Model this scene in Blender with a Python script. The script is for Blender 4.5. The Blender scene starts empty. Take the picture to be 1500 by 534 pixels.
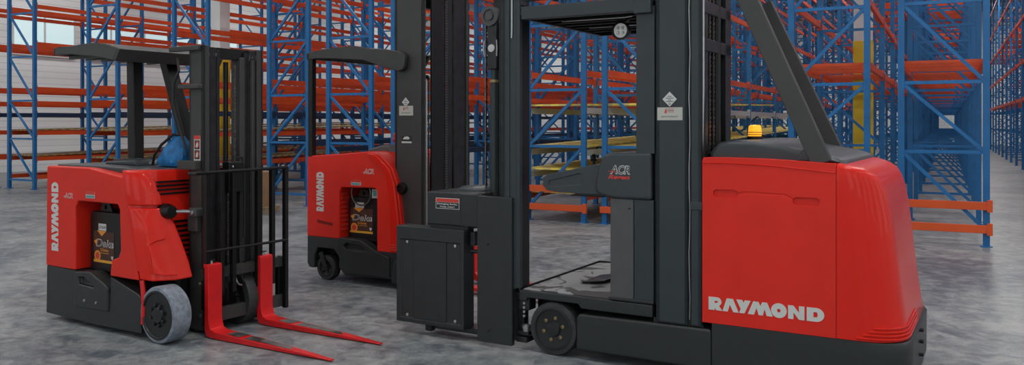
import bpy, bmesh, math, random
from mathutils import Vector, Matrix
R = math.radians
PI = math.pi
random.seed(7)
scn = bpy.context.scene
COL = scn.collection

# ------------------------------------------------------------------ materials
def mat(name, col, rough=0.5, metal=0.0, noise=0.0, nscale=8.0, bump=0.0, coat=0.0, spec=0.5, emit=None, estr=1.0, col2=None, nd=4.0):
    m = bpy.data.materials.new(name); m.use_nodes = True
    nt = m.node_tree; b = nt.nodes['Principled BSDF']
    b.inputs['Base Color'].default_value = (*col, 1)
    b.inputs['Roughness'].default_value = rough
    b.inputs['Metallic'].default_value = metal
    b.inputs['Specular IOR Level'].default_value = spec
    b.inputs['Coat Weight'].default_value = coat
    b.inputs['Coat Roughness'].default_value = 0.06
    if noise or col2 or bump:
        tc = nt.nodes.new('ShaderNodeTexCoord')
        n = nt.nodes.new('ShaderNodeTexNoise'); n.inputs['Scale'].default_value = nscale; n.inputs['Detail'].default_value = nd
        nt.links.new(tc.outputs['Object'], n.inputs['Vector'])
        if noise or col2:
            r = nt.nodes.new('ShaderNodeValToRGB')
            c2 = col2 if col2 else tuple(min(1, c*(1+noise)) for c in col)
            c1 = col if col2 else tuple(c*(1-noise) for c in col)
            r.color_ramp.elements[0].position = .35; r.color_ramp.elements[1].position = .65
            r.color_ramp.elements[0].color = (*c1, 1); r.color_ramp.elements[1].color = (*c2, 1)
            nt.links.new(n.outputs['Fac'], r.inputs['Fac']); nt.links.new(r.outputs['Color'], b.inputs['Base Color'])
        if bump:
            bp = nt.nodes.new('ShaderNodeBump'); bp.inputs['Strength'].default_value = bump; bp.inputs['Distance'].default_value = .01
            nt.links.new(n.outputs['Fac'], bp.inputs['Height']); nt.links.new(bp.outputs['Normal'], b.inputs['Normal'])
    if emit:
        b.inputs['Emission Color'].default_value = (*emit, 1); b.inputs['Emission Strength'].default_value = estr
    return m

M = {}
M['red'] = mat('red_paint', (.70, .018, .009), .34, noise=.04, nscale=2.5, coat=.28, spec=.15)
M['redd'] = mat('red_panel_paint', (.72, .021, .010), .45, noise=.05, nscale=3, coat=.0, spec=.35)
M['redfork'] = mat('red_fork_paint', (.66, .010, .012), .42, noise=.08, nscale=9)
M['worn'] = mat('worn_fork_steel', (.035, .04, .04), .5, .3, col2=(.22, .22, .21), nscale=7)
M['char'] = mat('charcoal_paint', (.019, .022, .024), .42, noise=.10, nscale=14, bump=.05)
M['green'] = mat('slate_mast_paint', (.026, .035, .040), .40, noise=.08, nscale=5, bump=.03)
M['mastg'] = mat('grey_mast_paint', (.044, .044, .044), .42, noise=.08, nscale=5)
M['black'] = mat('black_steel', (.007, .007, .008), .40, .2, noise=.25, nscale=20)
M['rail'] = mat('dark_rail_steel', (.026, .027, .030), .34, .4, noise=.3, nscale=12)
M['plastic'] = mat('black_plastic', (.016,.018,.02), .45, noise=.06, nscale=300, bump=.15)
M['slate'] = mat('slate_plastic', (.034, .042, .050), .38, noise=.05, nscale=200, bump=.1)
M['pedm'] = mat('grey_pedestal_paint', (.075, .077, .083), .45, noise=.05, nscale=12)
M['rubber'] = mat('grey_tyre_rubber', (.20, .23, .28), .75, noise=.25, nscale=22, bump=.2)
M['rubberk'] = mat('black_tyre_rubber', (.028, .030, .033), .6, noise=.25, nscale=22, bump=.2)
M['rim'] = mat('dark_rim_steel', (.012, .013, .014), .42, noise=.15, nscale=30)
M['brass'] = mat('brass_hole', (.35, .27, .13), .4, .6)
M['steel'] = mat('bright_steel', (.50, .51, .52), .28, .9)
M['chain'] = mat('roller_chain_steel', (.13, .12, .11), .35, .8, noise=.4, nscale=70)
M['hose'] = mat('black_hose_rubber', (.012, .012, .012), .5)
M['white'] = mat('white_decal', (.62, .63, .62), .5)
M['cream'] = mat('cream_decal', (.50, .50, .46), .5)
M['redlab'] = mat('red_decal', (.62, .05, .035), .5)
M['orlab'] = mat('orange_decal', (.80, .30, .03), .5)
M['yellab'] = mat('amber_decal', (.75, .38, .03), .5)
M['brown'] = mat('brown_decal', (.060, .020, .012), .5, noise=.3, nscale=14)
M['inkk'] = mat('black_ink', (.015, .015, .02), .5)
M['teal'] = mat('teal_decal', (.08, .30, .30), .5)
M['lightlab'] = mat('light_text_decal', (.62, .64, .62), .6)
M['bag'] = mat('blue_nylon', (.012, .16, .42), .55, noise=.35, nscale=14, bump=.6)
M['strap'] = mat('black_webbing', (.012, .012, .014), .8)
M['yel'] = mat('yellow_safety_paint', (.72, .50, .015), .5, noise=.06, nscale=1.2)
M['blue'] = mat('blue_rack_paint', (.007, .125, .34), .42, noise=.10, nscale=4)
M['bluel'] = mat('blue_brace_paint', (.009, .14, .38), .40, noise=.10, nscale=4)
M['orange'] = mat('orange_beam_paint', (.66, .072, .012), .45, noise=.12, nscale=2)
M['orangeb'] = mat('bright_orange_rail_paint', (.66, .085, .014), .42, noise=.06, nscale=2)
M['galv'] = mat('galvanised_rail', (.50, .52, .52), .5, .2)
M['navy'] = mat('navy_beam_paint', (.012, .035, .085), .45, noise=.15, nscale=3)
M['card'] = mat('brown_cardboard', (.33, .19, .10), .85, noise=.06, nscale=6)
M['wood'] = mat('pallet_pine', (.36, .26, .16), .8, noise=.2, nscale=9)
M['redseat'] = mat('red_grip_rubber', (.5, .02, .02), .5)
M['glass'] = mat('frosted_lens_glass', (.9, .9, .87), .35, spec=.8, emit=(1, .98, .92), estr=.35)
M['amber'] = mat('amber_beacon_lens', (.9, .35, .01), .15, emit=(1.0, .42, .02), estr=3.5)
M['amberlit'] = mat('amber_lamp_core', (1, .7, .1), .3, emit=(1.0, .62, .06), estr=4.0)
M['wall'] = mat('white_wall_panel', (.62, .66, .68), .7)
M['ceil'] = mat('ceiling_deck', (.20, .22, .23), .8)
M['joist'] = mat('grey_joist_steel', (.09, .10, .11), .6)
M['skyglass'] = mat('daylight_window_glass', (.6, .8, .8), .3, emit=(.72, .95, 1.0), estr=1.5)
M['addedglass'] = mat('added_window_glow', (.7, .8, .8), .3, emit=(.93, .97, 1.0), estr=4.0)  # glow for the added windows behind the camera
M['addedsideglass'] = mat('added_side_window_glow', (.7, .8, .8), .3, emit=(.93, .97, 1.0), estr=2.5)  # weaker glow for the added windows on the right wall
M['wframe'] = mat('white_window_frame', (.72, .75, .76), .5)

def ramp_mat_floor():
    m = mat('polished_concrete', (.3, .3, .3), .42)
    nt = m.node_tree; b = nt.nodes['Principled BSDF']; L = nt.links
    tc = nt.nodes.new('ShaderNodeTexCoord')
    mp = nt.nodes.new('ShaderNodeMapping'); mp.inputs['Scale'].default_value = (1, 1, 1)
    L.new(tc.outputs['Object'], mp.inputs['Vector'])
    n1 = nt.nodes.new('ShaderNodeTexNoise'); n1.inputs['Scale'].default_value = .55; n1.inputs['Detail'].default_value = 9; n1.inputs['Roughness'].default_value = .62; n1.inputs['Distortion'].default_value = 1.2
    n2 = nt.nodes.new('ShaderNodeTexNoise'); n2.inputs['Scale'].default_value = 7; n2.inputs['Detail'].default_value = 8; n2.inputs['Roughness'].default_value = .7; n2.inputs['Distortion'].default_value = .6
    n3 = nt.nodes.new('ShaderNodeTexNoise'); n3.inputs['Scale'].default_value = 90; n3.inputs['Detail'].default_value = 3
    for n in (n1, n2, n3): L.new(mp.outputs['Vector'], n.inputs['Vector'])
    a = nt.nodes.new('ShaderNodeMath'); a.operation = 'MULTIPLY_ADD'; a.inputs[1].default_value = .55; L.new(n2.outputs['Fac'], a.inputs[0]); 
    s = nt.nodes.new('ShaderNodeMath'); s.operation = 'MULTIPLY'; s.inputs[1].default_value = .5; L.new(n1.outputs['Fac'], s.inputs[0]); L.new(s.outputs[0], a.inputs[2])
    a2 = nt.nodes.new('ShaderNodeMath'); a2.operation = 'MULTIPLY_ADD'; a2.inputs[1].default_value = .12; L.new(n3.outputs['Fac'], a2.inputs[0]); L.new(a.outputs[0], a2.inputs[2])
    r = nt.nodes.new('ShaderNodeValToRGB'); e = r.color_ramp.elements
    e[0].position = .49; e[0].color = (.090, .112, .135, 1); e[1].position = .69; e[1].color = (.36, .37, .375, 1)
    x = e.new(.58); x.color = (.215, .235, .25, 1)
    L.new(a2.outputs[0], r.inputs['Fac']); L.new(r.outputs['Color'], b.inputs['Base Color'])
    rr = nt.nodes.new('ShaderNodeMapRange'); rr.inputs[1].default_value = .3; rr.inputs[2].default_value = .8; rr.inputs[3].default_value = .30; rr.inputs[4].default_value = .55
    L.new(a.outputs[0], rr.inputs[0]); L.new(rr.outputs[0], b.inputs['Roughness'])
    bp = nt.nodes.new('ShaderNodeBump'); bp.inputs['Strength'].default_value = .12; bp.inputs['Distance'].default_value = .01
    L.new(a2.outputs[0], bp.inputs['Height']); L.new(bp.outputs['Normal'], b.inputs['Normal'])
    return m
M['floor'] = ramp_mat_floor()

def flow_mat(name, c1, c2, c3, sx, sy):
    # carton flow bed: rows of yellow rollers on grey tracks
    m = mat(name, c1, .5); nt = m.node_tree; b = nt.nodes['Principled BSDF']; L = nt.links
    tc = nt.nodes.new('ShaderNodeTexCoord'); mp = nt.nodes.new('ShaderNodeMapping'); mp.inputs['Scale'].default_value = (sx, sy, 1)
    L.new(tc.outputs['Object'], mp.inputs['Vector'])
    ck = nt.nodes.new('ShaderNodeTexChecker'); ck.inputs['Scale'].default_value = 1; ck.inputs['Color1'].default_value = (*c1, 1); ck.inputs['Color2'].default_value = (*c2, 1)
    L.new(mp.outputs['Vector'], ck.inputs['Vector'])
    n = nt.nodes.new('ShaderNodeTexNoise'); n.inputs['Scale'].default_value = 5
    L.new(tc.outputs['Object'], n.inputs['Vector'])
    mx = nt.nodes.new('ShaderNodeMixRGB'); mx.inputs['Color2'].default_value = (*c3, 1)
    L.new(n.outputs['Fac'], mx.inputs['Fac']); L.new(ck.outputs['Color'], mx.inputs['Color1']); L.new(mx.outputs['Color'], b.inputs['Base Color'])
    return m
M['flow'] = flow_mat('yellow_roller_bed', (.95, .74, .10), (.45, .42, .26), (.85, .66, .12), 7, 5)
M['flowo'] = flow_mat('dusty_roller_bed', (.48, .34, .08), (.10, .10, .09), (.26, .19, .08), 13, 9)

def wave_wall():
    m = M['wall']; nt = m.node_tree; b = nt.nodes['Principled BSDF']; L = nt.links
    tc = nt.nodes.new('ShaderNodeTexCoord'); br = nt.nodes.new('ShaderNodeTexBrick')
    mp = nt.nodes.new('ShaderNodeMapping'); mp.inputs['Rotation'].default_value = (R(90), 0, 0)
    L.new(tc.outputs['Object'], mp.inputs['Vector']); L.new(mp.outputs['Vector'], br.inputs['Vector'])
    br.inputs['Scale'].default_value = 1.2; br.inputs['Color1'].default_value = (.84, .87, .88, 1); br.inputs['Color2'].default_value = (.79, .82, .84, 1)
    br.inputs['Mortar'].default_value = (.66, .70, .73, 1); br.inputs['Mortar Size'].default_value = .02
    L.new(br.outputs['Color'], b.inputs['Base Color'])
wave_wall()

def platform_mat():
    m = mat('worn_platform_mat', (.02, .02, .02), .5); nt = m.node_tree; b = nt.nodes['Principled BSDF']; L = nt.links
    tc = nt.nodes.new('ShaderNodeTexCoord'); n = nt.nodes.new('ShaderNodeTexNoise'); n.inputs['Scale'].default_value = 3.2; n.inputs['Detail'].default_value = 6; n.inputs['Distortion'].default_value = 1.0
    L.new(tc.outputs['Object'], n.inputs['Vector'])
    r = nt.nodes.new('ShaderNodeValToRGB'); e = r.color_ramp.elements
    e[0].position = .48; e[0].color = (.040, .036, .036, 1); e[1].position = .51; e[1].color = (.30, .31, .32, 1)
    L.new(n.outputs['Fac'], r.inputs['Fac']); L.new(r.outputs['Color'], b.inputs['Base Color'])
    v = nt.nodes.new('ShaderNodeTexVoronoi'); v.inputs['Scale'].default_value = 45; L.new(tc.outputs['Object'], v.inputs['Vector'])
    bp = nt.nodes.new('ShaderNodeBump'); bp.inputs['Strength'].default_value = .5; bp.inputs['Distance'].default_value = .004
    L.new(v.outputs['Distance'], bp.inputs['Height']); L.new(bp.outputs['Normal'], b.inputs['Normal'])
    return m
M['mat'] = platform_mat()

# ------------------------------------------------------------------ mesh builder
class MB:
    def __init__(s): s.v = []; s.f = []; s.smooth = []
    def add(s, vs, fs, sm=False):
        o = len(s.v); s.v += [tuple(p) for p in vs]; s.f += [tuple(i+o for i in f) for f in fs]; s.smooth += [sm]*len(fs); return s
    def box(s, x0, x1, y0, y1, z0, z1):
        return s.add([(x0,y0,z0),(x1,y0,z0),(x1,y1,z0),(x0,y1,z0),(x0,y0,z1),(x1,y0,z1),(x1,y1,z1),(x0,y1,z1)],
                     [(0,3,2,1),(4,5,6,7),(0,1,5,4),(1,2,6,5),(2,3,7,6),(3,0,4,7)])
    def prism(s, poly, ax, a0, a1, sm=False):
        # poly in the plane across axis ax ('x': (y,z), 'y': (x,z), 'z': (x,y))
        def P(p, a): return {'x': (a, p[0], p[1]), 'y': (p[0], a, p[1]), 'z': (p[0], p[1], a)}[ax]
        n = len(poly); area = sum(poly[i][0]*poly[(i+1)%n][1]-poly[(i+1)%n][0]*poly[i][1] for i in range(n))
        if (area < 0): poly = poly[::-1]
        if ax == 'y': poly = poly[::-1]
        lo, hi = min(a0, a1), max(a0, a1)
        vs = [P(p, lo) for p in poly]+[P(p, hi) for p in poly]
        o = len(s.v); s.v += vs
        s.f += [tuple(o+i for i in reversed(range(n))), tuple(o+n+i for i in range(n))]; s.smooth += [False]*2
        for i in range(n):
            j = (i+1) % n; s.f.append((o+i, o+j, o+n+j, o+n+i)); s.smooth.append(sm)
        return s
    def loft(s, rings, cap=True, sm=True, closed=True):
        n = len(rings[0]); o = len(s.v)
        for r in rings: s.v += [tuple(p) for p in r]
        for k in range(len(rings)-1):
            for i in range(n if closed else n-1):
                j = (i+1) % n; s.f.append((o+k*n+i, o+k*n+j, o+(k+1)*n+j, o+(k+1)*n+i)); s.smooth.append(sm)
        if cap:
            s.f.append(tuple(o+i for i in reversed(range(n)))); s.smooth.append(False)
            s.f.append(tuple(o+(len(rings)-1)*n+i for i in range(n))); s.smooth.append(False)
        return s
    def cyl(s, p0, p1, r, n=20, r1=None):
        p0, p1 = Vector(p0), Vector(p1); d = (p1-p0).normalized(); r1 = r if r1 is None else r1
        a = d.orthogonal().normalized(); b = d.cross(a)
        ring = lambda c, q: [c+(a*math.cos(2*PI*i/n)+b*math.sin(2*PI*i/n))*q for i in range(n)]
        return s.loft([ring(p0, r), ring(p1, r1)])
    def lathe(s, prof, c, ax='y', n=40, cap=True):
        # prof: list of (radius, along)
        rings = []
        for r, h in prof:
            ring = []
            for i in range(n):
                t = 2*PI*i/n; u, w = r*math.cos(t), r*math.sin(t)
                if ax == 'y': ring.append((c[0]+u, c[1]+h, c[2]-w))
                elif ax == 'x': ring.append((c[0]+h, c[1]+u, c[2]+w))
                else: ring.append((c[0]+u, c[1]+w, c[2]+h))
            rings.append(ring)
        return s.loft(rings, cap=cap)
    def tube(s, pts, r, n=10):
        pts = [Vector(p) for p in pts]; rings = []; a = None
        for i, p in enumerate(pts):
            d = ((pts[min(i+1, len(pts)-1)]-pts[max(i-1, 0)])).normalized()
            if a is None: a = d.orthogonal().normalized()
            a = (a-d*a.dot(d)).normalized(); b = d.cross(a)
            rings.append([p+(a*math.cos(2*PI*k/n)+b*math.sin(2*PI*k/n))*r for k in range(n)])
        return s.loft(rings)
    def bar(s, p0, p1, w, t, up=(0, 1, 0)):
        # rectangular bar: w across (perp to up), t along up
        p0, p1 = Vector(p0), Vector(p1); d = (p1-p0).normalized(); u = Vector(up); u = (u-d*u.dot(d)).normalized(); a = d.cross(u)
        q = [a*w/2+u*t/2, -a*w/2+u*t/2, -a*w/2-u*t/2, a*w/2-u*t/2]
        return s.loft([[p0+k for k in q], [p1+k for k in q]], sm=False)
    def torus(s, c, R0, r, ax='y', n=36, m=10):
        o = len(s.v)
        for i in range(n):
            t = 2*PI*i/n
            for j in range(m):
                q = 2*PI*j/m; rad = R0+r*math.cos(q); h = r*math.sin(q)
                s.v.append((c[0]+rad*math.cos(t), c[1]+h, c[2]+rad*math.sin(t)) if ax == 'y' else (c[0]+rad*math.cos(t), c[1]+rad*math.sin(t), c[2]+h))
        for i in range(n):
            for j in range(m):
                s.f.append((o+i*m+j, o+((i+1)%n)*m+j, o+((i+1)%n)*m+(j+1)%m, o+i*m+(j+1)%m)); s.smooth.append(True)
        return s
    def mesh(s, name):
        me = bpy.data.meshes.new(name); me.from_pydata(s.v, [], s.f)
        for p, q in zip(me.polygons, s.smooth): p.use_smooth = q
        bm = bmesh.new(); bm.from_mesh(me); bmesh.ops.recalc_face_normals(bm, faces=bm.faces); bm.to_mesh(me); bm.free()
        return me
    def build(s, name, m, parent=None, bevel=0, seg=2, smooth=False, angle=35):
        me = s.mesh(name)
        if smooth:
            for p in me.polygons: p.use_smooth = True
        me.set_sharp_from_angle(angle=R(angle))
        return link(name, me, m, parent, bevel, seg)
def link(name, me, m, parent=None, bevel=0, seg=2):
    o = bpy.data.objects.new(name, me); COL.objects.link(o)
    if not me.materials: me.materials.append(M[m] if isinstance(m, str) else m)
    if parent: o.parent = parent
    if bevel:
        b = o.modifiers.new('bevel', 'BEVEL'); b.width = bevel; b.segments = seg; b.limit_method = 'ANGLE'; b.angle_limit = R(40)
        w = o.modifiers.new('normals', 'WEIGHTED_NORMAL'); w.keep_sharp = False
        for p in me.polygons: p.use_smooth = True
    return o
def empty(name, loc, yaw, label, cat, group=None):
    o = bpy.data.objects.new(name, None); COL.objects.link(o); o.location = loc; o.rotation_euler = (0, 0, R(yaw))
    return tag(o, label, cat, group)
def tag(o, label, cat, group=None):
    o['label'] = label; o['category'] = cat
    if group: o['group'] = group
    return o
def struct(o): o['kind'] = 'structure'; return o
def cut(o, cutters):
    """carve the openings out of a mesh part"""
    for mb in cutters:
        c = bpy.data.objects.new('cutter', mb.mesh('cutter')); COL.objects.link(c); c.parent = o.parent
        md = o.modifiers.new('b', 'BOOLEAN'); md.object = c; md.operation = 'DIFFERENCE'; md.solver = 'EXACT'
        o.modifiers.move(len(o.modifiers)-1, 0)
        keep = [(x.name, x.show_viewport) for x in o.modifiers if x.type != 'BOOLEAN']
        for x in o.modifiers:
            if x.type != 'BOOLEAN': x.show_viewport = False
        dg = bpy.context.evaluated_depsgraph_get(); dg.update()
        me = bpy.data.meshes.new_from_object(o.evaluated_get(dg))
        o.modifiers.remove(md); o.data = me
        for x in o.modifiers: x.show_viewport = True
        bpy.data.objects.remove(c)
    return o

def glyphs(s, parent, m, org, ux, uy, width, height, bold=0.0, shear=0.0, thick=.0015, name='lettering', align='L'):
    """lettering as real thin mesh, starting at org, running along ux, rising along uy"""
    cu = bpy.data.curves.new(name, 'FONT'); cu.body = s; cu.offset = bold; cu.shear = shear; cu.extrude = .01
    t = bpy.data.objects.new(name, cu); COL.objects.link(t)
    dg = bpy.context.evaluated_depsgraph_get(); dg.update()
    me = bpy.data.meshes.new_from_object(t.evaluated_get(dg)); bpy.data.objects.remove(t)
    xs = [v.co.x for v in me.vertices]; ys = [v.co.y for v in me.vertices]
    x0, x1, y0, y1 = min(xs), max(xs), min(ys), max(ys)
    ux, uy = Vector(ux), Vector(uy); nz = ux.cross(uy); org = Vector(org)
    for v in me.vertices:
        a = (v.co.x-x0)/(x1-x0)*width; b = (v.co.y-y0)/(y1-y0)*height; c = thick if v.co.z > 0 else 0
        v.co = org+ux*a+uy*b+nz*c
    me.materials.clear(); return link(name, me, m, parent)
def wordmark(parent, m, org, ux, uy, width, height, thick=.002):
    """the heavy seven-letter maker's word: R, open A, Y, M, round O, N, D"""
    mb = MB(); P = []
    def ring(cx, cy, ro_x, ro_y, ri_x, ri_y, a0, a1, n=28):
        out = [(cx+ro_x*math.cos(a0+(a1-a0)*i/n), cy+ro_y*math.sin(a0+(a1-a0)*i/n)) for i in range(n+1)]
        inn = [(cx+ri_x*math.cos(a0+(a1-a0)*i/n), cy+ri_y*math.sin(a0+(a1-a0)*i/n)) for i in range(n+1)]
        for i in range(n): P.append([out[i], out[i+1], inn[i+1], inn[i]])
    # units: cap height 150, total 1318 (measured along the word)
    P.append([(0, 0), (72, 0), (72, 150), (0, 150)])                       # R stem
    P.append([(72, 108), (100, 108), (100, 150), (72, 150)]); P.append([(72, 48), (100, 48), (100, 84), (72, 84)])
    ring(100, 99, 55, 51, 14, 10, -PI/2, PI/2)
    P.append([(72, 50), (120, 60), (165, 0), (92, 0), (72, 28)])
    P.append([(168, 0), (230, 0), (256, 82), (256, 150), (218, 150)]); P.append([(256, 82), (296, 0), (360, 0), (293, 150), (256, 150)])   # open A
    P.append([(365, 0), (428, 0), (500, 150), (433, 150), (388, 56)]); P.append([(333, 150), (403, 150), (424, 106), (398, 40), (386, 44)])   # Y
    P.append([(468, 0), (540, 0), (568, 78), (590, 150), (530, 150)]); P.append([(530, 150), (590, 150), (612, 104), (612, 0), (592, 0), (568, 78)])   # M
    P.append([(612, 0), (640, 0), (662, 78), (690, 150), (634, 150), (612, 104)]); P.append([(634, 150), (690, 150), (753, 0), (684, 0), (660, 78)])
    ring(822, 76, 88, 82, 20, 20, 0, 2*PI, 40)
    P.append([(925, 0), (985, 0), (985, 150), (925, 150)]); P.append([(925, 150), (985, 150), (1105, 0), (1045, 0)]); P.append([(1045, 0), (1105, 0), (1105, 150), (1045, 150)])
    P.append([(1130, 0), (1202, 0), (1202, 150), (1130, 150)]); P.append([(1202, 104), (1232, 104), (1232, 150), (1202, 150)]); P.append([(1202, 0), (1232, 0), (1232, 46), (1202, 46)])
    ring(1232, 75, 86, 75, 16, 29, -PI/2, PI/2)
    ux, uy, org = Vector(ux), Vector(uy), Vector(org); nz = ux.cross(uy)
    for k, poly in enumerate(P):
        n = len(poly); vs = []
        for c in (0, thick+k*1e-6):
            for a, b in poly: vs.append(org+ux*(a/1318*width)+uy*(b/150*height)+nz*c)
        fs = [tuple(range(n, 2*n)), tuple(reversed(range(n)))]+[(i, (i+1) % n, n+(i+1) % n, n+i) for i in range(n)]
        mb.add(vs, fs)
    return mb.build('lettering', m, parent)
X_, Z_ = (1, 0, 0), (0, 0, 1)
def plate(parent, name, m, x0, x1, y, z0, z1, t=.0015, poly=None):
    mb = MB()
    if poly: mb.prism(poly, 'y', y-t, y)
    else: mb.box(x0, x1, y-t, y, z0, z1)
    return mb.build(name, m, parent)

def wheel(parent, x, y, r, w, tyre='rubber', rimr=.62, holes=6, dark=True, hole_m='brass', studs=False, name='wheel'):
    """solid press-on tyre on a dished rim; the outer face looks towards -y"""
    g = MB(); g.lathe([(r*rimr, w*.98), (r*.94, w), (r, w*.92), (r, w*.10), (r*.965, w*.02), (r*rimr, 0.0), (r*rimr-.002, w*.5), (r*rimr, w*.98)], (x, y, r), n=56, cap=False)
    wh = g.build(name, tyre, parent, smooth=True, angle=40)
    d = MB(); d.lathe([(r*rimr+.002, w*.5), (r*rimr+.002, -.003), (r*(rimr-.06), -.004), (r*(rimr-.08), .006), (r*.30, .012), (r*.26, -.002), (0.001, -.004)], (x, y, r), n=48)
    rm = d.build('rim', 'rim', wh, smooth=True, angle=30)
    for k in range(holes):
        a = 2*PI*k/holes+.3; q = r*(.42 if not studs else .36)
        h = MB()
        if studs: h.lathe([(.014, 0), (.013, -.014), (.001, -.016)], (x+q*math.cos(a), y+.008, r+q*math.sin(a)), n=6)
        else: h.lathe([(.012, .012), (.012, -.002), (.009, -.003), (.009, .005), (.001, .005)], (x+q*math.cos(a), y+.004, r+q*math.sin(a)), n=14)
        h.build('wheel_nut' if studs else 'bolt_hole', 'rim' if studs else hole_m, wh, smooth=True)
    return wh
def chain(parent, x, y, z0, z1, w=.02, name='lift_chain'):
    mb = MB(); n = int((z1-z0)/.028)
    for i in range(n):
        z = z0+(z1-z0)*i/n; k = i % 2
        mb.box(x-.006, x+.006, y-w/2+(.004 if k else 0), y+w/2-(.004 if k else 0), z, z+.020)
    mb.box(x-.003, x+.003, y-w*.25, y+w*.25, z0, z1)
    return mb.build(name, 'chain', parent)
def acr(parent, x, y, z, w, h, red=False, big=False):
    e = glyphs('ACR', parent, 'white', (x, y, z), X_, Z_, w, h, bold=.05, shear=.25, thick=.001, name='logo_outline')
    glyphs('ACR', e, 'inkk' if big else 'redlab', (x+w*.03, y-.0012, z+h*.09), X_, Z_, w*.95, h*.82, bold=-.005, shear=.25, thick=.001, name='logo_letters')
    sw = MB()
    sw.prism([(x-w*.12, z+h*.28), (x+w*.10, z+h*.40), (x+w*.30, z+h*.30), (x+w*.30, z+h*.20), (x+w*.10, z+h*.28)], 'y', y-.004, y-.0028)
    sw.build('logo_swoosh', 'redlab' if big else 'white', e)
    return e
def battery(parent, x0, x1, y, z0, z1, lx0, lx1, lz0, lz1, loop=False):
    """black lithium pack seen through the side opening, with its brown label"""
    b = MB(); b.prism([(x0, z0), (x1, z0), (x1, z1), (x1-.03, z1+.0), (x0+.02, z1), (x0, z1-.03)], 'y', y, y+.55)
    bt = b.build('battery', 'black', parent, bevel=.012)
    l = MB(); cx = (x0*.55+x1*.45); l.prism([(cx-.08, z1), (cx-.05, z1+.075), (cx+.05, z1+.075), (cx+.09, z1)], 'y', y+.01, y+.035)
    lug = l.build('lifting_lug', 'black', bt, bevel=.008); cut(lug, [MB().cyl((cx, y, z1+.038), (cx, y+.05, z1+.038), .016)])
    yy = y-.0005; W, H = lx1-lx0, lz1-lz0
    plate(bt, 'battery_label', 'brown', lx0, lx1, yy, lz0, lz1)
    yy -= .0016
    plate(bt, 'label_stripe', 'yellab', lx0, lx1, yy, lz0, lz0+H*.085, .0006)
    plate(bt, 'label_chevron', 'orlab', 0, 0, yy, 0, 0, .0006, [(lx0+W*.16, lz1+H*.02), (lx0+W*.62, lz1+H*.02), (lx0+W*.40, lz1-H*.15)])
    plate(bt, 'label_tag', 'white', lx0+W*.24, lx0+W*.62, yy, lz1+H*.03, lz1+H*.25, .0006)
    glyphs('LITHIUM', bt, 'inkk', (lx0+W*.27, yy-.0007, lz1+H*.09), X_, Z_, W*.32, H*.09, thick=.0006)
    e = glyphs('Deka', bt, 'white', (lx0+W*.12, yy, lz1-H*.50), X_, Z_, W*.86, H*.25, bold=.022, shear=.2, thick=.0008, name='label_lettering')
    glyphs('Deka', e, 'inkk', (lx0+W*.15, yy-.001, lz1-H*.482), X_, Z_, W*.79, H*.21, bold=-.012, shear=.2, thick=.0006)
    plate(bt, 'label_flash', 'orlab', 0, 0, yy-.001, 0, 0, .0006, [(lx0+W*.02, lz1-H*.33), (lx0+W*.20, lz1-H*.24), (lx0+W*.14, lz1-H*.45)])
    glyphs('D-Series', bt, 'orlab', (lx0+W*.35, yy, lz1-H*.64), X_, Z_, W*.38, H*.10, bold=.01, thick=.0006)
    plate(bt, 'label_rule', 'yellab', lx0+W*.25, lx0+W*.75, yy, lz1-H*.70, lz1-H*.685, .0006)
    s = MB(); s.lathe([(W*.15, 0), (W*.15, -.0008), (.0005, -.0008)], (lx0+W*.19, yy, lz0+H*.21), n=24); s.build('label_seal', 'orlab', bt)
    s = MB(); s.lathe([(W*.10, 0), (W*.10, -.0008), (.0005, -.0008)], (lx0+W*.19, yy-.001, lz0+H*.21), n=24); s.build('label_seal', 'redlab', bt)
    plate(bt, 'label_crest', 'white', 0, 0, yy, 0, 0, .0006, [(lx0+W*.86, lz0+H*.24), (lx0+W*.96, lz0+H*.24), (lx0+W*.95, lz0+H*.17), (lx0+W*.91, lz0+H*.12), (lx0+W*.87, lz0+H*.17)])
    return bt
def sticker(parent, x0, x1, y, z0, z1):
    plate(parent, 'sticker', 'white', x0, x1, y, z0, z1); plate(parent, 'sticker_band', 'redlab', x0, x1, y-.0016, (z0+z1)/2+.002, z1, .0006)
    plate(parent, 'sticker_band', 'teal', x0+.004, x1-.004, y-.0016, z0+.004, (z0+z1)/2-.004, .0006)
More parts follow.
